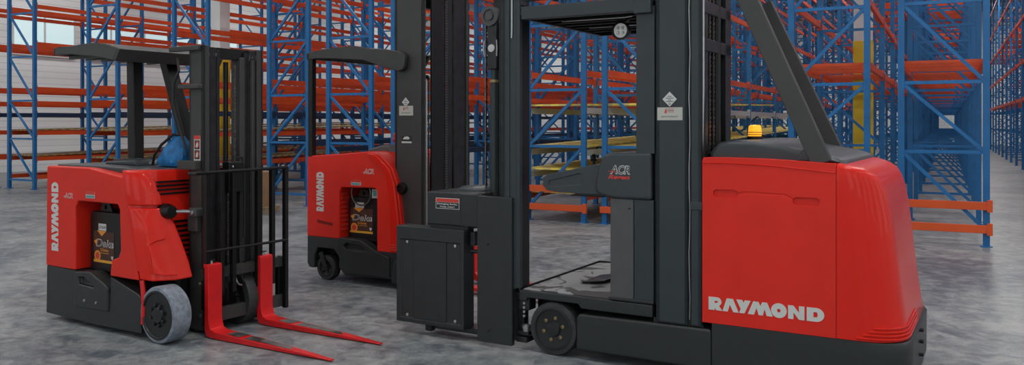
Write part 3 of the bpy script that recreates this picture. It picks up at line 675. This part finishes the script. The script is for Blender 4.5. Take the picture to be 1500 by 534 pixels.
    b = MB(); b.lathe([(.0465, .03), (.0475, .033), (.0465, .036)], (1.22, .62, 1.49), 'z', 28); b.lathe([(.0455, .045), (.0465, .048), (.0455, .051)], (1.22, .62, 1.49), 'z', 28); b.build('lens_ring', 'orlab', t, smooth=True)
    # rear guard posts
    for y, xb, xt, wd in ((.045, 1.760, 1.262, .115), (1.30, 1.648, 1.126, .095)):
        MB().bar((xb, y, 1.36), (xt, y, 2.50), wd, .06).build('guard_post', 'mastg', t, bevel=.006)
    # --- main mast
    zt = 4.6
    c = MB(); c.box(.748, .958, 0, .022, .33, zt); c.box(.748, .775, 0, .10, .33, zt); c.box(.935, .958, 0, .09, .33, zt); c.build('outer_mast_channel', 'green', t, bevel=.003)
    c = MB(); c.box(.982, 1.048, 0, .020, .33, zt); c.box(1.02, 1.048, 0, .06, .33, zt); c.build('inner_mast_channel', 'green', t, bevel=.003)
    MB().box(.955, .985, .012, .07, .33, zt).build('mast_groove', 'black', t)
    MB().tube([(.968, .010, .36)]+[(.968+.004*math.sin(k*1.7), .008, .36+.14*k) for k in range(1, 30)], .0035, 6).build('groove_cable', 'steel', t, smooth=True)
    c = MB(); c.box(.76, 1.04, .64, .66, .40, zt); c.box(1.01, 1.045, .54, .66, .40, zt); c.build('outer_mast_channel', 'rail', t, bevel=.003)
    MB().box(.80, 1.0, .46, .54, .40, zt).build('lift_cylinder', 'black', t, bevel=.02)
    MB().box(1.0, 1.035, .12, .18, .40, zt).build('mast_stay', 'rail', t, bevel=.005)
    chain(t, 1.03, .22, 1.4, 3.9, .03); chain(t, 1.03, .30, 1.4, 3.9, .03)
    MB().cyl((1.02, .40, 1.4), (1.02, .40, zt), .030).build('lift_rod', 'black', t, smooth=True)
    for z in (2.06, 2.30): MB().box(.98, 1.045, .05, .66, z, z+.08).build('mast_crossmember', 'rail', t, bevel=.006)
    c = MB(); c.box(.975, 1.052, -.006, .002, 1.055, 1.105); c.build('mast_joint', 'green', t, bevel=.003)
    MB().tube([(1.040, .03, 1.40), (1.048, .035, 1.8), (1.048, .035, 2.6)], .008).build('mast_edge_rod', 'steel', t, smooth=True)
    mast_decals(t, .840, -.0005, 1.752, .757, .925, 1.618, 1.700)
    # --- platform
    p = MB(); p.prism([(-.272, .352), (-.272, .424), (.722, .424), (.722, .345), (.21, .345), (.19, .375), (-.205, .375), (-.215, .352)], 'y', 0, W)
    p.build('platform', 'char', t, bevel=.006)
    MB().box(-.25, .72, .03, W-.03, .424, .430).build('platform_mat', 'mat', t)
    MB().box(-.275, -.262, .0, W, .424, .438).build('platform_lip', 'black', t); MB().box(-.27, .72, W-.015, W, .424, .438).build('platform_lip', 'black', t)
    c = MB(); c.prism([(.02, .43), (.18, .455), (.19, .462), (.18, .466), (.02, .442)], 'y', .42, .75); c.build('foot_pedal', 'rail', t, bevel=.003)
    MB().box(.16, .34, .62, .72, .43, .47).build('foot_pedal', 'black', t, bevel=.01)
    # console pedestal
    MB().box(.423, .588, .01, .42, .436, 1.10).build('pedestal', 'pedm', t, bevel=.005)
    MB().box(.592, .728, .01, .42, .436, 1.10).build('pedestal', 'green', t, bevel=.005)
    MB().box(.415, .73, .0, .43, .430, .450).build('pedestal_foot', 'char', t, bevel=.004); bolt(t, .56, .01, 1.04, .006, 'inkk')
    MB().box(.731, .747, .03, .6, .43, 2.40).build('mast_gap_seal', 'black', t)
    MB().tube([(.43, .30, 1.08), (.40, .36, .9), (.405, .36, .75), (.43, .34, .66)], .022, 10).build('console_hose', 'hose', t, smooth=True)
    # armrest console
    c = MB(); c.prism([(.315, 1.18), (.335, 1.31), (.375, 1.385), (.42, 1.402), (.714, 1.408), (.718, 1.10), (.45, 1.098), (.345, 1.120), (.318, 1.14)], 'y', 0, .46)
    c.build('console_head', 'slate', t, bevel=.022, seg=4)
    c = MB(); c.prism([(-.100, 1.165), (-.098, 1.215), (-.065, 1.245), (.08, 1.272), (.30, 1.322), (.345, 1.315), (.345, 1.12), (.20, 1.118), (.0, 1.124), (-.07, 1.132)], 'y', .035, .40)
    arm = c.build('armrest', 'slate', t, bevel=.018, seg=4)
    cut(arm, [MB().prism([(-.055, 1.165), (-.050, 1.200), (.185, 1.258), (.200, 1.245), (.200, 1.182), (-.03, 1.158)], 'y', .0, .042)])
    MB().prism([(.10, 1.102), (.16, 1.122), (.36, 1.122), (.36, 1.100)], 'y', .04, .38).build('armrest_bracket', 'black', t, bevel=.006)
    c = MB(); c.cyl((.03, .60, 1.20), (.03, .60, 1.31), .010); c.lathe([(.012, 0), (.026, .006), (.028, .02), (.016, .032), (.020, .05), (.010, .058)], (.03, .60, 1.31), 'z', 18); c.build('control_knob', 'black', t, smooth=True)
    acr(t, .425, -.0005, 1.262, .145, .060, big=True)
    glyphs('Regen', t, 'redlab', (.412, -.0005, 1.222), X_, Z_, .155, .036, bold=.03, shear=.35)
    # pillar above console
    MB().box(.605, .733, .015, .11, 1.40, 2.36).build('cab_pillar', 'green', t, bevel=.004)
    # --- overhead guard of the cab
    MB().box(-.245, .715, -.02, .03, 2.325, 2.415).build('guard_beam', 'green', t, bevel=.005)
    MB().box(-.225, .600, -.015, .03, 2.455, 2.62).build('guard_beam', 'green', t, bevel=.005)
    MB().box(.600, .720, -.025, .03, 2.31, 2.70).build('guard_bracket', 'green', t, bevel=.006)
    MB().box(-.275, -.245, -.01, .05, 2.36, 2.392).build('guard_bracket', 'green', t)
    MB().box(-.275, -.245, -.01, .05, 2.43, 2.50).build('guard_bracket', 'green', t)
    MB().box(-.26, .73, .03, W, 2.395, 2.41).build('guard_roof', 'black', t)
    MB().box(-.27, -.24, .03, W, 2.335, 2.41).build('guard_frame', 'black', t); MB().box(-.25, .73, W-.03, W, 2.335, 2.41).build('guard_frame', 'black', t)
    for k in range(7): MB().box(-.24, .73, .15+.165*k, .18+.165*k, 2.345, 2.395).build('guard_slat', 'black' if k % 3 else 'rail', t)
    for y in (.33, .80): MB().tube([(-.10, y, 2.34), (.40, y, 2.34), (.45, y, 2.345)], .006, 8).build('wiring_conduit', 'steel', t, smooth=True)
    # work light
    lx, ly, lz = .30, .48, 2.265
    c = MB(); c.lathe([(.030, .085), (.055, .05), (.066, .01), (.066, -.02), (.056, -.022), (.054, -.008), (.001, -.006)], (lx, ly, lz), n=36)
    wl = c.build('work_light', 'black', t, smooth=True)
    c = MB(); c.lathe([(.053, -.006), (.050, -.014), (.001, -.018)], (lx, ly, lz), n=32); c.build('light_lens', 'glass', wl, smooth=True)
    for k in range(4):
        a = PI/4+k*PI/2; c = MB(); c.lathe([(.013, -.018), (.010, -.022), (.001, -.022)], (lx+.025*math.cos(a), ly, lz+.025*math.sin(a)), n=12); c.build('led_reflector', 'steel', wl, smooth=True)
    MB().box(lx-.04, lx+.05, ly-.01, ly+.06, lz+.065, lz+.14).build('light_bracket', 'black', wl, bevel=.015)
    # --- outrigger and wheel
    c = MB(); c.prism([(.175, .065), (.178, .285), (.20, .31), (1.10, .318), (1.112, .30), (1.112, .065)], 'y', -.006, .30); c.build('outrigger', 'char', t, bevel=.018, seg=3)
    c = MB(); c.prism([(.175, .065), (.175, .30), (1.112, .318), (1.112, .065)], 'y', W-.30, W); c.build('outrigger', 'char', t, bevel=.01)
    MB().box(.20, 1.10, .25, W-.25, .10, .30).build('chassis_floor', 'black', t)
    MB().box(-.24, .20, .22, .26, .10, .36).build('wheel_bracket', 'black', t); MB().box(.72, 1.05, .03, W-.03, .30, .345).build('chassis_floor', 'char', t)
    wheel(t, 0, -.005, .182, .17, 'rubberk', .80, 6, hole_m='brass'); wheel(t, 0, W-.17, .182, .17, 'rubberk', .80, 6)
    # link between swing mast and platform
    c = MB(); c.box(-.315, -.20, .02, .12, .28, .40); c.box(-.31, -.26, .05, .12, .06, .36); c.box(-.30, -.205, .02, .10, .10, .13); c.build('mast_hinge', 'rail', t, bevel=.006)
    MB().lathe([(.028, -.02), (.034, 0), (.034, .02), (.02, .03)], (-.235, .04, .15), 'z', 16).build('hinge_pin', 'steel', t, smooth=True)
    c = MB()
    for k in range(4): c.cyl((-.24, .015, .24+.03*k), (-.24, .03, .24+.03*k), .009, 12)
    c.build('hinge_bolt', 'steel', t, smooth=True)
    MB().box(-.31, -.22, .02, .14, .05, .09).build('mast_foot', 'rail', t, bevel=.004)
    # --- swing mast
    c = MB(); c.box(-.395, -.285, -.02, .01, .43, zt); c.box(-.395, -.37, -.02, .08, .43, zt); c.box(-.36, -.335, -.028, 0, .43, zt); c.build('swing_mast_channel', 'green', t, bevel=.003)
    MB().box(-.285, -.255, -.02, .02, .44, zt).build('swing_mast_rail', 'green', t, bevel=.003)
    MB().box(-.292, -.262, .02, .135, .44, zt).build('swing_mast_rail', 'black', t, bevel=.003)
    MB().box(-.42, -.395, .0, .12, .2, zt).build('swing_mast_rail', 'rail', t, bevel=.003)
    MB().box(-.69, -.50, .33, .36, .6, zt).build('swing_mast_rail', 'black', t, bevel=.003)
    MB().box(-.475, -.435, .06, .16, .6, zt).build('swing_mast_rail', 'black', t, bevel=.003)
    MB().tube([(-.317, -.026, 2.2), (-.314, -.028, 2.26), (-.312, -.028, 3.0)], .006).build('mast_cable', 'steel', t, smooth=True)
    for x, z in ((-.278, 1.95), (-.272, .70)): bolt(t, x+.01, .019, z, .006)
    c = MB(); c.cyl((-.63, .25, .85), (-.63, .25, 1.90), .036); c.cyl((-.63, .25, 1.90), (-.63, .25, 2.22), .026); lc = c.build('swing_lift_cylinder', 'green', t, smooth=True)
    MB().cyl((-.63, .25, 1.905), (-.63, .25, 1.925), .037).build('cylinder_collar', 'brass', lc, smooth=True)
    MB().box(-.672, -.588, .21, .29, 2.0, 2.36).build('pulley_bracket', 'rail', t, bevel=.01)
    bolt(t, -.63, .208, 2.16, .030, 'white', 'bracket_cap')
    p = MB(); p.lathe([(.020, .03), (.074, .03), (.074, .02), (.062, .016), (.062, -.016), (.074, -.02), (.074, -.03), (.052, -.032), (.048, -.022), (.034, -.022), (.030, -.034), (.001, -.036)], (-.64, .22, 2.40), n=36); p.build('chain_pulley', 'pedm', t, smooth=True)
    for x in (-.69, -.583): MB().tube([(x, .205, 2.10), (x-.006 if x < -.6 else x+.006, .20, 2.16), (x, .205, 2.22)], .005).build('pulley_clip', 'steel', t, smooth=True)
    chain(t, -.705, .25, .9, 2.40, .026); chain(t, -.525, .30, .9, 2.40, .026)
    # --- swing attachment
    c = MB(); c.box(-.596, -.305, -.045, .0, .030, 1.075); c.box(-.596, -.58, -.03, .10, .06, 1.06); c.box(-.325, -.305, -.03, .10, .06, 1.06); pl = c.build('front_plate', 'char', t, bevel=.006)
    for x, z in ((-.505, .735), (-.50, .12)): bolt(pl, x, -.045, z, .010, 'inkk')
    c = MB(); c.box(-1.075, -.622, .0, .42, .840, 1.085); tb = c.build('head_housing', 'char', t, bevel=.010)
    MB().box(-.765, -.600, -.008, .05, .842, 1.080).build('housing_panel', 'char', t, bevel=.006)
    c = MB(); c.lathe([(.17, 0), (.165, .02), (.13, .035), (.001, .04)], (-.80, .30, 1.08), 'z', 32); c.build('pivot_cover', 'slate', t, smooth=True)
    sx0, sx1, sz0, sz1 = -.992, -.780, .962, 1.042
    s = plate(t, 'warning_sticker', 'white', sx0, sx1, -.0005, sz0, sz1)
    plate(s, 'sticker_band', 'redlab', sx0+.004, sx1-.004, -.002, sz0+.050, sz1-.004, .0006)
    plate(s, 'sticker_panel', 'inkk', sx0+.004, sx1-.004, -.002, sz0+.004, sz0+.048, .0006)
    glyphs('Swinging forks,', s, 'white', (sx0+.012, -.0028, sz0+.027), X_, Z_, .185, .016, bold=.02, thick=.0006)
    glyphs('Keep clear!', s, 'white', (sx0+.040, -.0028, sz0+.008), X_, Z_, .130, .014, bold=.02, thick=.0006)
    # hanging counterbalance box
    bx0, bx1, bz0, bz1, by = -1.345, -.722, .085, .815, -.03
    c = MB(); c.box(bx0, bx1, by, .11, bz0, bz1); bo = c.build('attachment_box', 'char', t, bevel=.006)
    cut(bo, [MB().box(bx0+.035, bx1-.035, by-.02, by+.012, bz0+.035, bz1-.100)])
    MB().box(bx0+.16, bx1-.16, by+.004, by+.02, bz0+.036, bz1-.101).build('box_panel', 'char', bo, bevel=.003)
    for x in (bx0+.10, bx1-.08):
        for z in (bz0+.055, bz1-.12): bolt(bo, x, by+.012, z, .012)
    MB().box(-1.06, -.72, .02, .20, .815, .842).build('box_mount', 'char', t)
    MB().box(-1.10, -.62, .05, .20, .045, .085).build('attachment_rail', 'rail', t, bevel=.006)
    MB().box(-1.11, -1.05, .02, .08, .025, .08).build('rail_bracket', 'rail', t, bevel=.01)
    c = MB(); c.box(-.70, -.655, .02, .10, .70, .80); c.cyl((-.70, .03, .66), (-.62, .03, .66), .014); c.build('swing_linkage', 'rail', t, bevel=.005)
    MB().box(-.80, -.72, .05, .15, .826, .838).build('linkage_strip', 'redlab', t)
    # far side supports so that the cab stands on both rails
    MB().box(.605, .733, W-.12, W-.02, .43, 2.36).build('cab_pillar', 'green', t, bevel=.004) if False else None
    return t
large_truck()

# ------------------------------------------------------------------ pallet racks
FW, BAY = 1.08, 3.0
def frame_meshes(H, flip, key):
    posts = MB()
    for x in (0, FW-.08):
        posts.box(x, x+.08, -.035, .035, .012, H); posts.box(x-.03, x+.11, -.07, .07, 0, .012)
    br = MB(); zs = [.22, 1.22, 2.14, 3.20, 4.25, 5.30, 6.35, 7.40, 8.40]
    zs = [z for z in zs if z < H]
    for z in zs: br.box(.08, FW-.08, -.02, .02, z-.022, z+.022)
    for a, b in zip(zs[:-1], zs[1:]):
        x0, x1 = (.08, FW-.08) if flip else (FW-.08, .08)
        br.bar((x0, 0, a+.03), (x1, 0, b-.03), .045, .036)
    p = posts.mesh('upright'+key); p.materials.append(M['blue']); b = br.mesh('brace'+key); b.materials.append(M['bluel'])
    # punched slots on the upright faces
    return p, b
def beam_mesh(L):
    b = MB(); b.box(-.022, .022, .05, L-.05, -.048, .048); b.box(-.030, .030, .035, .052, -.09, .09); b.box(-.030, .030, L-.052, L-.035, -.09, .09)
    me = b.mesh('beam'); me.materials.append(M['orange']); return me
def support_mesh():
    b = MB(); b.box(.02, FW-.02, -.03, .03, -.02, .02); me = b.mesh('support'); me.materials.append(M['orange']); return me
FR = {(H, f): frame_meshes(H, f, '%s%d' % (H, f)) for H in (8.6,) for f in (0, 1)}
BM = beam_mesh(BAY); SM = support_mesh()
GB = BM.copy(); GB.materials.clear(); GB.materials.append(M['galv'])
NB = BM.copy(); NB.materials.clear(); NB.materials.append(M['navy'])
def deck_mesh(m, tilt):
    b = MB(); L = BAY-.10
    b.add([(.03, .05, 0), (FW-.03, .05, 0), (FW-.03, L, tilt), (.03, L, tilt), (.03, .05, .03), (FW-.03, .05, .03), (FW-.03, L, tilt+.03), (.03, L, tilt+.03)],
          [(0,3,2,1),(4,5,6,7),(0,1,5,4),(1,2,6,5),(2,3,7,6),(3,0,4,7)])
    me = b.mesh('deck'); me.materials.append(M[m]); return me
DK = {'flow': deck_mesh('flow', .05), 'flowo': deck_mesh('flowo', .045)}
def stuff_mesh(src, placements, name, m):
    vs, fs = [], []
    sv = [tuple(v.co) for v in src.vertices]; sf = [tuple(p.vertices) for p in src.polygons]
    for (x, y, z) in placements:
        o = len(vs); vs += [(a+x, b+y, c+z) for a, b, c in sv]; fs += [tuple(i+o for i in f) for f in sf]
    me = bpy.data.meshes.new(name); me.from_pydata(vs, [], fs); me.materials.append(m); return me
def place(me, name, parent, loc, mt=None):
    o = bpy.data.objects.new(name, me); COL.objects.link(o); o.parent = parent; o.location = loc; return o
def rack(x0, y0, nb, label, levels, flip, decks=(), supports=(), navy=(), support_step=.33, rails=(), alt=1, grey=()):
    t = empty('pallet_rack', (x0, y0, 0), 0, label, 'rack', 'rows of blue and orange pallet racking')
    for k in range(nb+1):
        P, B = FR[(8.6, (flip+k*alt) % 2)]
        f = place(P, 'upright_frame', t, (0, k*BAY, 0)); place(B, 'brace', f, (0, 0, 0))
    allb = []
    for k in range(nb):
        for z in levels:
            for x in (.035, FW-.035): allb.append((x, k*BAY, z))
    for q in allb[:96]: place(BM, 'beam', t, q)
    if len(allb) > 96:
        o = bpy.data.objects.new('beam', stuff_mesh(BM, allb[96:], 'beam_rest', M['orange'])); COL.objects.link(o); o.parent = t; o['kind'] = 'stuff'
    for z in grey:
        for k in range(6):
            for x in (.035, FW-.035): place(GB, 'beam', t, (x, k*BAY, z-.03))
    for z in navy:
        for k in range(nb):
            for x in (.035, FW-.035): place(NB, 'beam', t, (x, k*BAY, z))
    sp = [(0, k*BAY+.3+support_step*i, z+.03) for k in range(nb) for z in supports for i in range(int(2.6/support_step))]
    for q in sp[:90]: place(SM, 'pallet_support', t, q)
    if len(sp) > 90:
        o = bpy.data.objects.new('pallet_support', stuff_mesh(SM, sp[90:], 'support_rest', M['orange'])); COL.objects.link(o); o.parent = t; o['kind'] = 'stuff'
    for z, m_, n in decks:
        for k in range(n): place(DK[m_], 'roller_bed', t, (0, k*BAY, z+.06+(.045*k if m_ == 'flowo' else .05*k)))
    for z in rails:
        r = MB(); r.box(-.02, FW+.02, -.075, -.037, z-.052, z+.052); r.box(FW-.035, FW+.03, -.085, -.036, z-.078, z+.078); r.build('end_rail', 'orangeb', t, bevel=.003)
    return t
Y0 = 12.4
LV = [2.40, 3.70, 5.20, 6.60, 8.0]
LL = [.74, 1.36, 2.08, 2.42, 3.5, 4.4, 5.8, 7.2]
DL = ((.74, 'flowo', 4), (1.36, 'flowo', 4))
LM = [2.08, 2.42, 4.3, 6.2, 7.6]
LVL = [.83, 1.50, 2.08, 2.42, 3.6, 4.4, 5.6, 7.2]
rows = [
 (2.25, 16, 'rack row right of the wide aisle at the right edge', LV[:], 0, (), (2.4, 5.2), (), ()),
 (3.62, 16, 'outermost rack row at the far right edge, behind the aisle-side row', LV[:], 0, (), (5.2,), (), ()),
 (-.595, 17, 'rack row seen end-on as a tunnel, two low orange end rails across its front', [2.40, 5.20, 7.6], 0, (), (2.4, 5.2), (), (.53, .23)),
 (-2.02, 17, 'rack row just behind the yellow-white column and red truck', [2.40, 3.3, 4.4, 5.6, 7.0], 1, (), (2.4, 4.4), (), (.53, .23)),
 (-4.86, 15, 'rack row seen through the cab opening, right of the paired front uprights', [.40]+LV, 0, ((.39, 'flow', 4), (.77, 'flow', 5), (1.14, 'flow', 6), (1.82, 'flow', 3)), (), (), (.53, .23)),
 (-6.22, 15, 'rack row seen through the cab opening, left of the paired front uprights', [.40]+LV, 1, ((.39, 'flow', 4), (.77, 'flow', 5), (1.14, 'flow', 6), (1.82, 'flow', 3)), (), (), (.53, .23)),
 (-8.95, 14, 'rack row behind the tall mast of the middle truck', LM, 1, (), (), (1.1,), ()),
 (-10.45, 14, 'rack row rising just above the middle truck roof', LM, 0, (), (), (1.1,), ()),
 (-11.95, 12, 'rack row rising between the left and middle forklifts', LM, 1, (), (), (1.2,), ()),
 (-14.65, 9, 'rack row behind the slanted guard post of the left forklift', LL, 0, DL, (), (1.80,), ()),
 (-17.45, 7, 'rack row behind the roof of the left forklift', LL, 1, DL, (), (1.80,), ()),
 (-20.45, 5, 'leftmost rack row with its whole end frame in view', [.30]+LL, 0, DL, (), (1.80,), ()),
 (-21.95, 4, 'rack row along the left wall, just behind the leftmost whole end frame', LL, 1, (), (), (1.80,), ()),
]
for x, nb, lab, lv, fl, dk, sp, nv, rl in rows:
    rack(x, Y0, nb, lab, lv, fl, dk, sp, nv, .33, rl, 0 if -.7 < x < 0 else 1, (.78, 1.15, 1.83) if -6.5 < x < -4 else ())

# ------------------------------------------------------------------ columns
for i, (x, y, lab) in enumerate(((-1.40, 16.9, 'yellow and white building column behind the red truck, the nearer one on the right'),
                  (-1.43, 34.6, 'far yellow and white building column in line behind the nearer right-hand one'),
                  (-15.45, 14.45, 'yellow and white building column behind the mast of the left forklift'))):
    t = empty('building_column', (x, y, 0), 0, lab, 'column')
    w = .165
    MB().box(-w, w, -w, w, 0, 3.13).build('column_guard', 'yel', t, bevel=.01); MB().box(-w+.01, w-.01, -w+.01, w-.01, 3.13, 9.4).build('column_shaft', 'wframe', t)

# ------------------------------------------------------------------ cardboard box on pallet
t = empty('pallet', (-11.1, 11.0, 0), 8, 'low wooden pallet under the cardboard box behind the left forklift backrest', 'pallet')
for x in (-.35, 0, .35): MB().box(x-.05, x+.05, -.4, .4, .0, .09).build('stringer', 'wood', t)
for k in range(6): MB().box(-.42, .42, -.40+.145*k, -.31+.145*k, .09, .11).build('deck_board', 'wood', t)
t = empty('cardboard_box', (-11.1, 11.0, .111), 8, 'tall brown cardboard box on a pallet behind the left forklift backrest', 'box')
MB().box(-.34, .34, -.36, .36, 0, .62).build('carton', 'card', t, bevel=.006); MB().box(-.33, .33, -.03, .03, .62, .623).build('packing_tape', 'brown', t)
MB().box(-.341, -.10, -.361, -.36, .3, .5).build('carton_label', 'cream', t)

# ------------------------------------------------------------------ room
XL, XR, YF, YB, ZC = -27.0, 9.0, -9.0, 66.0, 9.5
struct(MB().box(XL-.2, XR+.2, YF, YB+.2, -.2, 0).build('floor', 'floor'))
struct(MB().box(XL, XR, YB, YB+.2, 0, ZC).build('wall_back', 'wall'))
wl = MB().box(XL-.2, XL, YF, YB, 0, ZC).build('wall_left', 'wall'); struct(wl)
struct(MB().box(XR, XR+.2, YF, YB, 0, ZC).build('wall_right', 'wall'))
struct(MB().box(XL-.2, XR+.2, YF, YB+.2, ZC, ZC+.2).build('ceiling', 'ceil'))
for k in range(12):
    y = 12+4.6*k
    j = MB(); j.box(XL, XR, y-.04, y+.04, ZC-.08, ZC); j.box(XL, XR, y-.04, y+.04, ZC-.55, ZC-.49)
    for i in range(36): j.bar((XL+i, y, ZC-.5), (XL+i+(.5), y, ZC-.06), .03, .03); j.bar((XL+i+.5, y, ZC-.06), (XL+i+1, y, ZC-.5), .03, .03)
    struct(j.build('trim_%d' % (k+1), 'joist'))
struct(MB().box(XL-.2, XR+.2, YF-.2, YF, 0, ZC).build('wall_front', 'wall'))
n_w = 4
for xa in (-19.5, -14.5, -9.5, -4.5, .5, 5.0):  # unseen windows, added as fill light and for streaks in the glossy paint
    n_w += 1; o = struct(MB().box(xa, xa+2.4, YF, YF+.05, 1.0, 6.5).build('window_%d' % n_w, 'addedglass'))
    f = MB()
    for q in ((xa-.1, xa, .9, 6.6), (xa+2.4, xa+2.5, .9, 6.6), (xa, xa+2.4, .9, 1.0), (xa, xa+2.4, 6.5, 6.6), (xa+1.15, xa+1.25, 1.0, 6.5), (xa, xa+2.4, 3.7, 3.8)): f.box(q[0], q[1], YF, YF+.09, q[2], q[3])
    f.build('window_frame', 'wframe', o)
for ya in (-6.0, -1.5, 3.0, 7.5):  # side windows out of view, added to put vertical reflections on the trucks
    n_w += 1; o = struct(MB().box(XR-.05, XR, ya, ya+2.0, 1.0, 6.5).build('window_%d' % n_w, 'addedsideglass'))
    f = MB()
    for q in ((ya-.1, ya, .9, 6.6), (ya+2.0, ya+2.1, .9, 6.6), (ya, ya+2.0, .9, 1.0), (ya, ya+2.0, 6.5, 6.6), (ya+.95, ya+1.05, 1.0, 6.5)): f.box(XR-.09, XR, q[0], q[1], q[2], q[3])
    f.build('window_frame', 'wframe', o)
for k, (ya, yb) in enumerate(((16.5, 18.6), (19.0, 21.1), (21.5, 23.6), (24.0, 26.1))):
    w = MB(); w.box(XL, XL+.06, ya, yb, 3.9, 5.3); o = w.build('window_%d' % (k+1), 'skyglass'); struct(o)
    f = MB()
    for a, b, c, d in ((ya-.06, ya, 3.84, 5.36), (yb, yb+.06, 3.84, 5.36), (ya, yb, 3.84, 3.9), (ya, yb, 5.3, 5.36), ((ya+yb)/2-.03, (ya+yb)/2+.03, 3.9, 5.3)): f.box(XL, XL+.10, a, b, c, d)
    fo = f.build('window_frame', 'wframe', o)

# ------------------------------------------------------------------ light
def area(loc, sx, sy, e, col=(1, .98, .94), rot=(0, 0, 0)):
    l = bpy.data.lights.new('high_bay_lamp', 'AREA'); l.shape = 'RECTANGLE'; l.size = sx; l.size_y = sy; l.energy = e; l.color = col
    o = bpy.data.objects.new('high_bay_lamp', l); COL.objects.link(o); o.location = loc; o.rotation_euler = rot; return o
for x in (-23, -16.3, -9.8, -2.9, 1.35, 6.5):
    for y in (-4, 3, 9.5, 17, 26, 36, 47, 59):
        area((x, y, 9.0 if y < 50 else 8.9), 1.3, .7, 420 if y < 12 else 620)
w = bpy.data.worlds.new('World'); scn.world = w; w.use_nodes = True
bg = w.node_tree.nodes['Background']; bg.inputs['Color'].default_value = (.80, .90, 1.0, 1); bg.inputs['Strength'].default_value = .3

# ------------------------------------------------------------------ camera
F = 1220.0; VPX, HY = 1388.0, 180.0
cam = bpy.data.cameras.new('camera'); co = bpy.data.objects.new('camera', cam); COL.objects.link(co)
cam.sensor_width = 36; cam.sensor_fit = 'HORIZONTAL'; cam.lens = F/1500*36
cam.shift_y = -(267-HY)/1500
a = math.atan((VPX-750)/F)
co.location = (0, 0, 1.6); co.rotation_euler = (R(90), 0, a); cam.clip_end = 300
scn.camera = co
scn.view_settings.view_transform = 'Standard'; scn.view_settings.look = 'None'; scn.view_settings.gamma = 1; scn.view_settings.use_curve_mapping = False
scn.view_settings.exposure = -1.78
scn.cycles.use_denoising = True
scn.cycles.max_bounces = 6; scn.cycles.diffuse_bounces = 4; scn.cycles.glossy_bounces = 3
